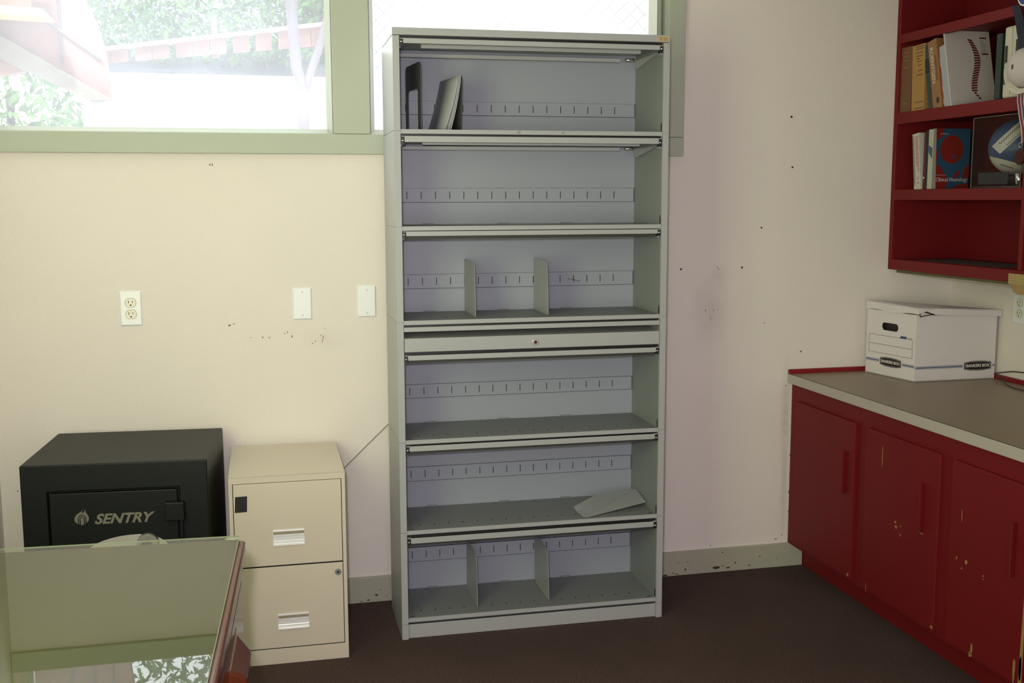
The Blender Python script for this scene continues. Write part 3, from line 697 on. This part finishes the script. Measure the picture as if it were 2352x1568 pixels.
# printing on both faces
def printed(face_pt, L_, cx, czl, mirror_name):
    """face_pt(u,z,off) -> 3d point; logo centred at cx"""
    m = MB(); w2, h2 = .058, .0185
    op = [(cx-w2, czl-h2*.72), (cx-w2*.5, czl-h2*.95), (cx, czl-h2), (cx+w2*.5, czl-h2*.95), (cx+w2, czl-h2*.72), (cx+w2, czl+h2*.72), (cx+w2*.5, czl+h2*.95), (cx, czl+h2), (cx-w2*.5, czl+h2*.95), (cx-w2, czl+h2*.72)]
    n = Vector(face_pt(0, 0, .001))-Vector(face_pt(0, 0, 0))
    m.prism([face_pt(u, z, .0002) for u, z in op], n*.6)
    m.build('logo_badge', M['ink'], bx)
    m = MB(); op2 = [(cx+(u-cx)*.93, czl+(z-czl)*.86) for u, z in op]
    for (a, b) in zip(op2, op2[1:]+op2[:1]): m.tube([face_pt(*a, .0010), face_pt(*b, .0010)], .0005, 4)
    m.build('badge_outline', M['cloth_w'], bx)
    for z, r in ((czl+.0045, .0007), (czl, .0019), (czl-.0045, .0007)):
        m = MB()
        for a, b in ((.003, cx-w2-.006), (cx+w2+.006, L_-.002)):
            if b-a > .002: m.prism([face_pt(a, z-r, .0002), face_pt(b, z-r, .0002), face_pt(b, z+r, .0002), face_pt(a, z+r, .0002)], n*.4)
        m.build('printed_stripe', M['blue'], bx)
    ex = Vector(face_pt(.1, 0, 0))-Vector(face_pt(0, 0, 0))
    text('brand_lettering', 'BANKERS BOX', .0155, frame(face_pt(cx, czl, .0012), ex, (0, 0, 1)), M['cloth_w'], bx, squash=.98, bold=.0003, ext=.0002)
eBC = (Cc-B).normalized(); nBC = Vector((eBC.y, -eBC.x, 0))
def on_bc(u, z, off=0): q = B+eBC*u+nBC*off; return (q.x, q.y, z)
printed(on_ab, L_ab, L_ab*.52, .056, 'l'); printed(on_bc, (Cc-B).length, .268, .052, 'r')
m = MB(); r = .0006
def line(u0, z0, u1, z1):
    m.tube([on_ab(u0, z0, .0004), on_ab(u1, z1, .0004)], r, 4)
ua, ub = L_ab*.06, L_ab*.94
for z in (.155, .120, .086): line(ua, z, ub, z)
line(ua, .155, ua, .086); line(ub, .155, ub, .086)
m.build('printed_form', M['ink'], bx)
MB().prism([on_ab(L_ab*.69, .1555, .0003), on_ab(L_ab*.82, .1555, .0003), on_ab(L_ab*.82, .164, .0003), on_ab(L_ab*.71, .164, .0003)], nrm*.0005).build('printed_tab', M['blue'], bx)
MB().prism([on_ab(L_ab*.83, .1575, .0003), on_ab(L_ab*.93, .1575, .0003), on_ab(L_ab*.92, .161, .0003), on_ab(L_ab*.84, .161, .0003)], nrm*.0005).build('printed_tab', mat('grey_ink', (.3, .3, .3), .6), bx)

# cable loop behind the box
cb = MB().tube([(2.268, -.32, .80), (2.27, -.37, .812), (2.27, -.42, .822), (2.27, -.48, .827), (2.26, -.56, .81), (2.24, -.62, .7845)] , .0022, 8)
cb.tube([(2.262, -.345, .799), (2.25, -.40, .786), (2.215, -.458, .7815), (2.195, -.52, .7815), (2.192, -.58, .7815), (2.20, -.68, .7815)], .0022, 8)
tag(cb.build('power_cable', M['black']), 'black cable looping on the counter to the right of the white box', 'cable')

# ------------------------------------------------------------------ red wall shelves
UX = 1.999
us = thing('wall_shelf_unit', 'red painted open shelf unit hung on the right wall above the counter', 'shelf unit', (UX, -.002, 1.180))
ux = XR-.002-UX
zS = [(0, .040), (.270, .310), (.560, .604), (.864, .898), (1.16, 1.195)]
def up_(z): return z
MB().box(.0, ux, -.024, 0, 0, 1.40).build('side_panel', M['red'], us, bevel=.0015)
MB().box(ux-.006, ux, -1.9, -.024, .01, 1.40).build('back_panel', M['red'], us)
for a, b in zS:
    if a == 0: MB().box(.0, .018, -1.9, -.024, a, b).box(.018, ux-.006, -1.9, -.024, b-.016, b).build('shelf', M['red'], us, bevel=.0015)
    else: MB().box(.0, .020, -1.9, -.024, a, b).box(.020, ux-.006, -1.9, -.024, a+.012, b).build('shelf', M['red'], us, bevel=.0015)
for ya in (-.768, -1.50): MB().box(.004, ux-.006, ya, ya+.018, .040, 1.16).build('divider', M['red'], us, bevel=.0015)
MB().box(.024, ux, -1.9, -.03, -.004, .012).box(.02, .034, -1.9, -.03, -.012, .0).build('raw_underside', M['olive'], us)
MB().box(.04, .22, -.62, -.12, .0402, .0412).build('paper_debris', mat('dusty_paper', (.045, .028, .03), .9), us)
# plywood bracket under it
pw = mat('plywood_layers', (.40, .30, .12), .7)
nt = pw.node_tree; wv = nt.nodes.new('ShaderNodeTexWave'); wv.bands_direction = 'Z'; wv.inputs['Scale'].default_value = 55; wv.inputs['Distortion'].default_value = 1.5
cr = nt.nodes.new('ShaderNodeValToRGB'); cr.color_ramp.elements[0].color = (.22, .15, .045, 1); cr.color_ramp.elements[1].color = (.50, .40, .18, 1)
tcn = nt.nodes['Texture Coordinate']; nt.links.new(tcn.outputs['Object'], wv.inputs['Vector']); nt.links.new(wv.outputs[0], cr.inputs[0]); nt.links.new(cr.outputs[0], nt.nodes['Principled BSDF'].inputs['Base Color'])
pb = thing('shelf_bracket', 'raw plywood bracket under the near end of the red wall shelves', 'bracket', (1.99, -.735, 1.147))
MB().box(0, .021, -.14, .008, .030, .062).box(.021, .295, -.14, .008, 0, .031).build('plywood_block', pw, pb)
MB().prism([(0, .008, .030), (0, -.04, -.004), (0, -.14, -.004), (0, -.14, .030)], (.020, 0, 0)).build('angled_block', mat('raw_pine', (.30, .20, .08), .6, var=.2), pb)

# ---- books
def book(label, x, y_hi, wth, h, z, col, depth=.19, lean=0, cover=None, paper=(.55, .48, .36), group=None, name='book', soft=False):
    """spine faces -x; y_hi = far edge of the spine at the bottom; lean tips the top toward +y"""
    t = thing(name, label, 'book' if name == 'book' else name, (x, y_hi-wth, z), 0, group)
    cm = mat('cover', col, .5); cm2 = cm
    b = .0025 if not soft else .0008
    m = MB().box(0, .003, 0, wth, 0, h).box(.003, depth, 0, b, 0, h).box(.003, depth, wth-b, wth, 0, h)
    m.build('cover', cm, t, bevel=.001)
    MB().box(.003, depth-.004, b, wth-b, .003, h-.003).build('page_block', mat('paper', paper, .8), t)
    t.rotation_euler = (-lean, 0, 0)
    return t
def spine_text(t, body, size, zc, yc, col, wd=None, down=True, sq=1, bold=0):
    ex = (0, 0, -1) if down else (0, 0, 1); ey = (0, -1, 0) if not down else (0, 1, 0)
    # spine faces -x: ex x ey must be -x
    if down: ey = (0, 1, 0)*1
    exv, eyv = Vector(ex), Vector(ey)
    if exv.cross(eyv).x > 0: eyv = -eyv
    return text('spine_lettering', body, size, frame((-.0006, yc, zc), exv, eyv), mat('spine_ink', col, .5), t, squash=sq, bold=bold, ext=.0003)
zm = 1.7845
GM, GL = 'books on the middle red shelf', 'books on the lower red shelf'
b1 = book('worn brown cloth hardback, first book at the wall end of the middle shelf', 2.006, -.047+.0, .070, .243, zm, (.15, .065, .025), group=GM)
b1.location = (2.006, -.0975, zm)
m = MB()
for z in (.22, .205, .19, .165, .03): m.box(-.0008, 0, .02, .052, z, z+.0035)
m.build('gilt_lines', mat('gilt', (.25, .14, .05), .4), b1)
b2 = book('yellow tan hardback with dark bands beside the worn brown book', 2.006, -.108, .080, .243, zm, (.36, .20, .055), group=GM)
m = MB()
for z, a, b in ((.226, .004, .056), (.234, .004, .056), (.030, .004, .056), (.008, .004, .056), (.13, .01, .05), (.146, .012, .04), (.19, .03, .05), (.18, .02, .048), (.20, .01, .054), (.212, .008, .055), (.166, .02, .04)): m.box(-.0008, 0, a, b, z, z+.0022)
m.build('spine_bands', M['chip'], b2)
b2.location.y = -.186; b2.rotation_euler = (-.035, 0, 0)
b3 = book('dark green hardback with a black title panel, tipped against the tan one', 2.040, -.158, .028, .245, zm, (.022, .045, .042), lean=-.0, group=GM)
b3.location = (2.008, -.2445, zm); b3.rotation_euler = (-.215, 0, 0)
m = MB().box(-.0008, 0, .004, .028, .135, .190); m.build('title_panel', M['ink'], b3)
m = MB()
for z in (.125, .129, .133, .193, .197, .208): m.box(-.0009, 0, .003, .029, z, z+.0012)
m.build('gilt_lines', mat('dull_gilt', (.12, .14, .12), .5), b3)
b4 = book('tan hardback with bold white lettering running down its spine', 2.038, -.2, .052, .258, zm, (.27, .135, .05), group=GM)
b4.location = (2.006, -.2975, zm); b4.rotation_euler = (-.215, 0, 0)
spine_text(b4, 'ROENTGEN', .026, .165, .033, (.50, .43, .30), bold=.0006, sq=.98)
spine_text(b4, 'INTERPRETATION', .012, .150, .014, (.12, .05, .03))
MB().prism([(-.0006, .020+.009*math.cos(k*PI/6), .032+.012*math.sin(k*PI/6)) for k in range(12)], (.0005, 0, 0)).build('spine_emblem', M['chip'], b4)
b5 = book('thin red booklet squeezed in beside the tan white-lettered book', 2.050, -.26, .010, .215, zm, (.42, .02, .015), depth=.17, group=GM, soft=True)
b5.location = (2.012, -.3095, zm); b5.rotation_euler = (-.218, 0, 0)
m = MB()
for z, a in ((.15, .035), (.06, .02), (.01, .02)): m.box(-.0008, 0, .003, .007, z, z+a)
m.build('spine_lettering', mat('pale_pink_ink', (.60, .35, .30), .5), b5)
b6 = book('pale blue thin binder between the red booklet and the white brochure', 2.046, -.28, .032, .228, zm, (.33, .36, .40), depth=.17, group=GM, soft=True)
b6.location = (2.008, -.3425, zm); b6.rotation_euler = (-.222, 0, 0)
b7 = book('large white brochure with a dark red spine drawing on its cover', 2.036, -.3, .006, .285, zm, (.52, .48, .46), depth=.185, group=GM, soft=True)
b7.location = (2.006, -.3535, zm); b7.rotation_euler = (-.235, 0, 0)
# vertebrae bars on the cover that faces the room (local -y side)
m = MB(); n = 24
for k in range(n):
    t = k/(n-1); z = .245-.215*t; x = .102+.020*math.sin(t*5.2)*(1-.3*t)+.016*t+(.014*(t-.9)/.1 if t > .9 else 0); wv_ = .0095+.0035*math.sin(t*3) if t < .88 else .005
    a = -.25*math.cos(t*5.2)
    m.prism([(x-wv_, -.0008, z-.003-a*wv_), (x+wv_, -.0008, z-.003+a*wv_), (x+wv_, -.0008, z+.003+a*wv_), (x-wv_, -.0008, z+.003-a*wv_)], (0, .0006, 0))
m.build('vertebrae_print', mat('maroon_ink', (.09, .006, .015), .5), b7)
m = MB().box(.143, .170, -.0008, 0, .252, .257).box(.145, .172, -.0008, 0, .192, .197)
for i in range(5): m.box(.144, .155+random.random()*.012, -.0006, 0, .243-i*.0065, .2448-i*.0065, 1)
for i in range(3): m.box(.145, .162+random.random()*.008, -.0006, 0, .209-i*.0045, .2105-i*.0045, 1)
m.build('cover_print', [bpy.data.materials['maroon_ink'], mat('grey_print', (.2, .18, .18), .6)], b7)
b8 = book('dark green book standing beside the cream plastic case', 2.05, -.56, .028, .215, zm, (.012, .032, .018), depth=.17, group=GM)
b8.location = (2.015, -.600, zm+.003); b8.rotation_euler = (.0, 0, 0)
MB().box(-.0008, 0, .004, .018, .018, .0195).build('gilt_lines', bpy.data.materials['dull_gilt'], b8)

# cream plastic case with a black panel
cbx = thing('plastic_case', 'cream plastic case with green and black panels at the near end of the middle shelf', 'case', (2.004, -.715, zm+.0005))
MB().box(0, .12, 0, .090, 0, .232).build('shell', mat('cream_plastic', (.50, .48, .38), .35), cbx, bevel=.008, seg=3)
MB().box(-.001, .004, .070, .082, .11, .170).build('black_panel', M['ink'], cbx)
MB().box(-.001, .004, .002, .030, .135, .185).build('black_panel', M['ink'], cbx)
MB().box(-.001, .004, .066, .084, .045, .105).build('green_panel', mat('dark_olive', (.05, .07, .02), .5), cbx)
MB().tube([(-.001, .048, .01), (-.001, .050, .225)], .002, 6).build('seam', mat('cream_edge', (.56, .54, .46), .35), cbx)

# white cap hanging in front
cap = thing('baseball_cap', 'white cap with a stitched brim hanging in front of the cream case', 'cap', (1.955, -.795, 1.866))
m = MB(); nr, ns = 10, 24; rows = []
for i in range(nr+1):
    a = i/nr*PI/2; rr = math.cos(a)
    rows.append([m.bm.verts.new((-.045*math.sin(a)*1.0, .062*rr*math.cos(b), .062*rr*math.sin(b))) for b in [k*2*PI/ns for k in range(ns)]])
for a, b in zip(rows, rows[1:]):
    for k in range(ns): m._f([a[k], a[(k+1) % ns], b[(k+1) % ns], b[k]], 0, True)
m._f(rows[0][::-1], 0)
m.build('crown', mat('white_cap_cloth', (.50, .45, .44), .8, bump=.2, bscale=300), cap)
for q in range(4):
    r = .064+q*.0045
    m = MB().tube([(-.004-.003*q, r*math.cos(a), -.006+r*.95*math.sin(a)) for a in [PI*(-.62)+k*PI*.75/14 for k in range(15)]], .0030, 8)
    m.build('brim', mat('cap_brim', (.55, .52, .44), .7), cap)
MB().box(-.0455, -.042, -.004, .004, -.006, .008).build('cap_emblem', bpy.data.materials['maroon_ink'], cap)

# navy strap and striped medal ribbon
rb = MB().ribbon([(1.990, -.692, 2.075), (1.985, -.717, 2.030), (1.97, -.750, 1.975), (1.955, -.790, 1.91)], [(0, .020, .004), (0, .021, .006), (0, .021, .008), (0, .020, .008)], (.002, 0, 0))
tag(rb.build('lanyard_strap', mat('navy_webbing', (.012, .014, .030), .8)), 'navy webbing strap hanging across the end of the red shelves', 'strap')
blu = thing('rosette', 'blue and white rosette with an orange tail at the top right corner shelf', 'rosette', (1.975, -.752, 2.100))
MB().cyl((0, 0, 0), (.006, 0, 0), .032, 20).build('rosette_disc', mat('rosette_blue', (.02, .05, .22), .6), blu)
MB().cyl((.001, 0, 0), (.005, 0, 0), .037, 20).build('white_ruffle', M['cloth_w'], blu)
MB().ribbon([(.008, -.02, -.02), (.008, -.03, -.13)], [(0, .018, 0), (0, .022, .004)], (.002, 0, 0)).build('orange_tail', mat('orange_cloth', (.30, .10, .05), .7), blu)
md = thing('medal', 'medal hanging on a red, white and blue striped ribbon', 'medal', (1.975, -.782, 1.632))
cols = [mat('ribbon_red', (.20, .01, .02), .6), mat('ribbon_white', (.42, .42, .42), .6), mat('ribbon_blue', (.02, .05, .16), .6)]
for s, (sy, sgn) in enumerate(((.030, 1), (-.005, -1))):
    pts = [(.0, sy+.020*0, .180), (.0, sy-.002, .135), (-.003, sy-.018, .085), (.0, sy-.030, .040), (.0, sy-.034, -.0)] if s == 0 else [(-.004, sy+.006, .180), (-.004, sy+.004, .13), (-.004, sy-.010, .085), (-.004, sy-.022, .04)]
    for q, ci in enumerate((0, 1, 0, 2, 1)):
        off = (0, (.5-q/4)*.020, 0)
        MB().ribbon(pts, [(0, .0027, 0)]*len(pts), (.0012, 0, 0), off=off).build('ribbon_stripe', cols[[0, 1, 0, 1, 2][q] if s else [1, 0, 0, 1, 2][q]], md)
MB().cyl((0, .015, -.045), (.006, .015, -.045), .025, 24).build('medal_disc', mat('medal_bronze', (.07, .015, .012), .25, .6), md, bevel=.002)
MB().tube([(.003, .015+.008*math.cos(k*PI/6), -.006+.008*math.sin(k*PI/6)) for k in range(13)], .0015, 6).build('medal_ring', M['chrome'], md)

# lower shelf
zl = 1.4905
c1 = book('white paperback with red spine lettering, first on the lower shelf', 2.040, -.1, .042, .212, zl, (.52, .48, .42), group=GL, soft=True)
c1.location = (2.006, -.188, zl); c1.rotation_euler = (-.12, 0, 0)
m = MB()
for yy, n0 in ((.020, 22), (.010, 26)):
    for k in range(n0):
        z = .200-k*.0052; m.box(-.0007, 0, yy-.0032, yy+.0032*random.choice((.3, 1, 1)), z-.0013, z+.0013)
m.build('spine_print', mat('red_spine_ink', (.35, .03, .04), .5), c1)
MB().box(-.0008, 0, .031, .040, .02, .205).build('green_edge', mat('pale_green', (.20, .26, .20), .5), c1)
spine_text(c1, 'III  B', .014, .035, .014, (.15, .12, .10))
c2 = book('thin dark red hardback beside the white paperback', 2.045, -.15, .017, .211, zl, (.09, .010, .008), group=GL)
c2.location = (2.012, -.2065, zl)
MB().cyl((-.001, .010, .042), (0, .010, .042), .0035, 10).build('spine_dot', M['cloth_w'], c2)
c3 = book('thin black hardback pressed against the red and blue covered book', 2.040, -.17, .018, .216, zl, (.008, .008, .009), group=GL)
c3.location = (2.008, -.2255, zl)
c4 = book('book with a red and blue patterned cover facing out on the lower shelf', 2.036, -.2, .027, .218, zl, (.40, .42, .32), depth=.168, group=GL)
c4.location = (2.006, -.2535, zl); c4.scale = (.92, 1, 1)
def pos_m(name, col): return mat(name, col, .35)
cv = MB().box(.004, .168, -.0016, -.0004, 0, .220).build('cover_print_blue', pos_m('cover_blue', (.025, .075, .14)), c4)
def flat(pts, y): return [(x, y, z) for x, z in pts]
cvr = MB()
cvr.prism(flat([(.085+.052*math.cos(k*PI/14), .145+.052*math.sin(k*PI/14)) for k in range(28)], -.0024), (0, .0006, 0))
cvr.prism(flat([(.004, .170), (.030, .185), (.045, .195), (.040, .220), (.004, .220)], -.0024), (0, .0006, 0))
cvr.prism(flat([(.004, .080), (.024, .110), (.022, .150), (.004, .130)], -.0024), (0, .0006, 0))
cvr.prism(flat([(.004, .0), (.060, .0), (.075, .030), (.050, .065), (.028, .090), (.004, .075)], -.0024), (0, .0006, 0))
cvr.prism(flat([(.092, .040), (.120, .046), (.126, .072), (.105, .056)], -.0024), (0, .0006, 0))
cvr.prism(flat([(.090, .0), (.168, .0), (.168, .020), (.120, .016)], -.0024), (0, .0006, 0))
cvr.prism(flat([(.140, .040), (.168, .040), (.168, .095), (.148, .075)], -.0024), (0, .0006, 0))
cvr.build('cover_print_red', pos_m('cover_red', (.20, .018, .012)), c4)
MB().prism(flat([(.098+.008*math.cos(k*PI/6), .118+.008*math.sin(k*PI/6)) for k in range(12)], -.0030), (0, .0006, 0)).build('cover_spot', bpy.data.materials['cover_blue'], c4)
MB().prism(flat([(.0, .0), (.018, .0), (.012, .220), (.0, .220)], -.0029), (0, .0006, 0)).build('cover_fade', pos_m('cover_pale', (.34, .30, .27)), c4)
text('title_lettering', 'Clinical Neurology', .0195, frame((.089, -.0032, .034), (1, 0, 0), (0, 0, 1)), mat('title_ink', (.45, .36, .36), .5), c4, squash=.98, bold=.0003)
MB().box(.01, .065, -.0031, -.0025, .050, .0515).box(.03, .07, -.0031, -.0025, .200, .202).build('subtitle_line', bpy.data.materials['title_ink'], c4)
MB().prism([(-.0006, .002, .150), (-.0006, .024, .160), (-.0006, .024, .135), (-.0006, .002, .110)], (.0005, 0, 0)).build('spine_patch', bpy.data.materials['cover_blue'], c4)

# signed volleyball in its acrylic case
ac = thing('display_case', 'clear acrylic display case with a black plaque on the lower red shelf', 'display case', (2.004, -.742, 1.4905))
aw, ad, ah = .256, .240, .240
ac_ = MB(); th = .003
ac_.box(0, th, 0, aw, 0, ah).box(ad-th, ad, 0, aw, 0, ah).box(th, ad-th, 0, th, 0, ah).box(th, ad-th, aw-th, aw, 0, ah).box(th, ad-th, th, aw-th, ah-th, ah)
ac_.build('acrylic_cover', M['acrylic'], ac)
MB().box(th, ad-th, th, aw-th, 0, .006).build('case_base', mat('case_base_grey', (.10, .09, .085), .3), ac)
MB().box(-.0015, .0, .060, .215, .012, .052).build('plaque', M['ink'], ac)
edge = MB()
for y in (.001, aw-.001): edge.box(-.0006, .0012, y-.0012, y+.0012, 0, ah)
edge.box(-.0006, .0012, 0, aw, ah-.0012, ah+.0006)
edge.build('case_edge', mat('acrylic_edge', (.14, .12, .11), .3), ac)
MB().cyl((.101, .150, .006), (.101, .150, .044), .040, 24, r1=.040).build('ball_stand', M['black'], ac)
MB().cyl((.012, .022, .006), (.012, .022, .046), .010, 14, r1=.013).build('crystal_peg', M['chrome'], ac)
bl = mat('volleyball_panels', (.5, .5, .5), .4)
nt = bl.node_tree; L = nt.links.new; b = nt.nodes['Principled BSDF']; tcn = nt.nodes['Texture Coordinate']
sx = nt.nodes.new('ShaderNodeSeparateXYZ'); L(tcn.outputs['Object'], sx.inputs[0])
def mth(op, a, b_=None):
    n = nt.nodes.new('ShaderNodeMath'); n.operation = op
    for i, v in enumerate((a, b_)):
        if v is None: continue
        if isinstance(v, (int, float)): n.inputs[i].default_value = v
        else: L(v, n.inputs[i])
    return n.outputs[0]
# white lower cap, one slanting white band, blue elsewhere
u_ = mth('ADD', mth('MULTIPLY', sx.outputs['X'], .79), mth('MULTIPLY', sx.outputs['Y'], -.614))
low = mth('LESS_THAN', mth('ADD', sx.outputs['Z'], mth('MULTIPLY', mth('MINIMUM', u_, 0.0), .3)), -.055)
dband = mth('ABSOLUTE', mth('ADD', mth('MULTIPLY', mth('SUBTRACT', sx.outputs['Z'], u_), .7071), -.041))
band = mth('MULTIPLY', mth('LESS_THAN', dband, .019), mth('GREATER_THAN', mth('ADD', sx.outputs['Z'], u_), -.078))
front = mth('LESS_THAN', mth('ADD', mth('MULTIPLY', sx.outputs['X'], .614), mth('MULTIPLY', sx.outputs['Y'], .79)), .0)
band = mth('MULTIPLY', band, front)
wh = mth('MAXIMUM', low, band)
mx = nt.nodes.new('ShaderNodeMix'); mx.data_type = 'RGBA'; mx.inputs[6].default_value = (.045, .075, .19, 1); mx.inputs[7].default_value = (.62, .56, .48, 1)
L(wh, mx.inputs[0]); L(mx.outputs[2], b.inputs['Base Color'])
bmm = MB(); bmesh.ops.create_uvsphere(bmm.bm, u_segments=40, v_segments=24, radius=.094)
for f in bmm.bm.faces: f.smooth = True
ball = bmm.build('volleyball', bl, loc=(2.105, -.592, 1.4905+.043+.0935))
tag(ball, 'signed blue and white volleyball inside the acrylic display case', 'ball')
sg = MB()
def on_ball(u, z, off=.0006):
    r = .094; d = math.sqrt(max(0, r*r-u*u-z*z))+off; return (.79*u-.614*d, -.614*u-.79*d, z)
def scribble(u0, z0, du, dz, n, amp):
    pts = []; L2 = math.hypot(du, dz); nu, nz = -dz/L2, du/L2
    for k in range(n*4+1):
        t = k/(n*4); a = amp*math.sin(k*2.1)*(1 if k % 3 else .4); pts.append(on_ball(u0+du*t+nu*a, z0+dz*t+nz*a))
    sg.tube(pts, .0008, 4)
scribble(-.058, .010, .060, .060, 7, .0045); scribble(-.036, .004, .050, .050, 6, .0035); scribble(-.052, -.058, .042, -.014, 6, .003)
sg.build('signature', M['ink'], ball)

# ------------------------------------------------------------------ outdoors
struct(MB().box(-14, 16, .14, 22, -.4, -.02).build('ground_outside', M['ground']))
gw = MB().box(-14, 16, 6.6, 6.8, -.02, 2.585); tag(gw.build('garden_wall', M['stucco']), 'long sunlit white wall seen through the left window', 'wall')
fn = thing('garden_fence', 'pinkish wooden fence with a sloping top rail seen through the left window', 'fence', (-1.6, 6.0, 0))
def rx(x): return 2.727+(x+1.571)*.1433
def bx_(x): return 2.60+(x+1.543)*.107
m = MB()
xs = -2.2
while xs < 5.0:
    x1 = xs+.135; m.hexa([(xs+1.6, 0, bx_(xs)), (x1+1.6, 0, bx_(x1)), (x1+1.6, .02, bx_(x1)), (xs+1.6, .02, bx_(xs)), (xs+1.6, 0, rx(xs)-.02), (x1+1.6, 0, rx(x1)-.02), (x1+1.6, .02, rx(x1)-.02), (xs+1.6, .02, rx(xs)-.02)]); xs += .14+random.choice((0, 0, .05))
m.build('fence_boards', M['pinkwood'], fn)
m = MB().hexa([(-.6, -.04, rx(-2.2)-.03), (6.6, -.04, rx(5)-.03), (6.6, .05, rx(5)-.03), (-.6, .05, rx(-2.2)-.03), (-.6, -.04, rx(-2.2)), (6.6, -.04, rx(5)), (6.6, .05, rx(5)), (-.6, .05, rx(-2.2))]); m.build('top_rail', mat('pale_rail', (.62, .42, .36), .6), fn)
for x in (-.6, .9, 2.9, 4.6): MB().box(x-.025, x+.025, .03, .08, bx_(x-1.6)-.02, 2.9+.1*x).build('fence_post', M['pinkwood'], fn)

def leaves(m, n, cx, cy, cz, rx_, ry_, rz_, size=.08, shell=.5):
    for _ in range(n):
        while True:
            p = Vector((random.uniform(-1, 1), random.uniform(-1, 1), random.uniform(-1, 1)))
            if shell < p.length < 1: break
        c = Vector((cx+p.x*rx_, cy+p.y*ry_, cz+p.z*rz_))
        e = Vector((random.uniform(-1, 1), random.uniform(-1, 1), random.uniform(-1, 1))).normalized(); t = e.cross(Vector((random.random(), random.random(), random.random()+.1))).normalized()
        s = size*random.uniform(.6, 1.3)
        v = [m.bm.verts.new(c+e*s), m.bm.verts.new(c+t*s*.35), m.bm.verts.new(c-e*s), m.bm.verts.new(c-t*s*.35)]
        m._f(v, random.choice((0, 0, 1)))
def tree(label, x, y, h, crown, n, fork=False, r=.09, size=.08):
    t = thing('tree', label, 'tree', (x, y, -.02))
    m = MB()
    if fork: m.tube([(.01, 0, 0), (.02, 0, 1.2), (0, 0, 2.05), (0, 0, 2.33), (-.045, 0, 2.5), (-.07, 0, 2.9), (-.06, 0, 3.8), (-.1, 0, h)], r, 10); m.tube([(0, 0, 2.25), (.03, 0, 2.38), (.14, 0, 2.68), (.24, 0, 3.0), (.4, 0, 3.6), (.6, .1, h*.95)], r*.7, 8)
    else: m.tube([(0, 0, 0), (.05, 0, h*.35), (-.03, .05, h*.7), (0, 0, h)], r, 10)
    m.build('trunk', M['bark'], t)
    m = MB()
    for c in crown: leaves(m, int(n*c[6]), *c[:6], size=size)
    m.build('foliage', [M['leaf'], M['leafd']], t)['kind'] = 'stuff'
    return t
tree('forked tree trunk with a leafy crown close behind the left window', -.02, 5.0, 5.2, [(-.9, .2, 4.2, 1.6, 1.0, 1.15, .5), (.5, .8, 4.7, 1.5, 1.2, 1.0, .3), (-1.6, 1.2, 5.2, 1.3, 1.2, 1.0, .2)], 6500, True, .045, .06)
tree('shady tree growing up the slope beyond the fence', .6, 7.9, 5.0, [(-1.3, -.2, 3.45, 1.7, .7, .75, .5), (.9, -.2, 3.6, 1.9, .7, .75, .5)], 14000, False, .08, .05)
tree('green shrub at the far left of the left window', -2.15, 5.0, 2.2, [(.02, 0, 2.1, .48, .5, .55, 1)], 900, False, .03, .06)
sl = MB().hexa([(-14, 7.0, -.02), (16, 7.0, -.02), (16, 20, -.02), (-14, 20, -.02), (-14, 7.0, 2.40), (16, 7.0, 2.75), (16, 20, 7.9), (-14, 20, 7.2)])
struct(sl.build('hillside', mat('shaded_hillside', (.05, .055, .07), .95, bump=1, bscale=4, var=.5, vscale=3)))

# neighbouring roof structure at the left
ev = thing('roof_structure', 'pinkish timber roof end with a slanting beam outside the left window', 'roof', (-1.8, 4.0, 2.3))
def ex_(pts, y0, dy): return [(x+1.8, y0-4.0, z-2.3) for x, z in pts], (0, dy, 0)
m = MB(); m.prism(*ex_([(-3.4, 4.3), (-1.30, 4.3), (-1.38, 3.5), (-1.464, 2.768), (-1.403, 2.631), (-1.357, 2.464), (-1.330, 2.13), (-1.995, 2.529), (-2.003, 2.391), (-1.86, 2.30), (-2.01, 2.274), (-3.4, 2.274)], 4.0, .10))
m.build('gable_board', M['pinkwood'], ev)
m = MB(); m.prism(*ex_([(-3.2, 3.26), (-1.327, 2.119), (-1.456, 2.112), (-1.727, 2.242), (-3.2, 2.95)], 3.9, .10)); m.build('slanting_beam', M['beigewood'], ev)
for a, b, th_ in (((-1.640, 3.9), (-1.625, 2.358), .008), ((-1.75, 2.66), (-1.375, 2.379), .010), ((-1.95, 3.9), (-1.60, 2.9), .012), ((-1.52, 3.9), (-1.50, 2.9), .008)):
    m = MB().tube([(a[0]+1.8, -.015, a[1]-2.3), ((a[0]+b[0])/2+1.8, -.015, (a[1]+b[1])/2-2.3), (b[0]+1.8, -.015, b[1]-2.3)], th_, 6); m.build('board_joint', M['bark'], ev)
m = MB(); m.prism(*ex_([(-2.4, 2.675), (-1.67, 2.645), (-1.628, 2.595), (-2.4, 2.62)], 3.62, .25)); m.build('pine_board', M['yellowwood'], ev)
m = MB(); m.prism(*ex_([(-2.4, 2.95), (-1.733, 2.95), (-1.737, 2.648), (-2.4, 2.675)], 3.66, .2)); m.build('dark_box', mat('brown_timber', (.10, .055, .035), .7), ev)
MB().box(.345, .42, -.0, .10, -2.32, -.17).build('post', mat('blue_grey_post', (.22, .23, .28), .8), ev)
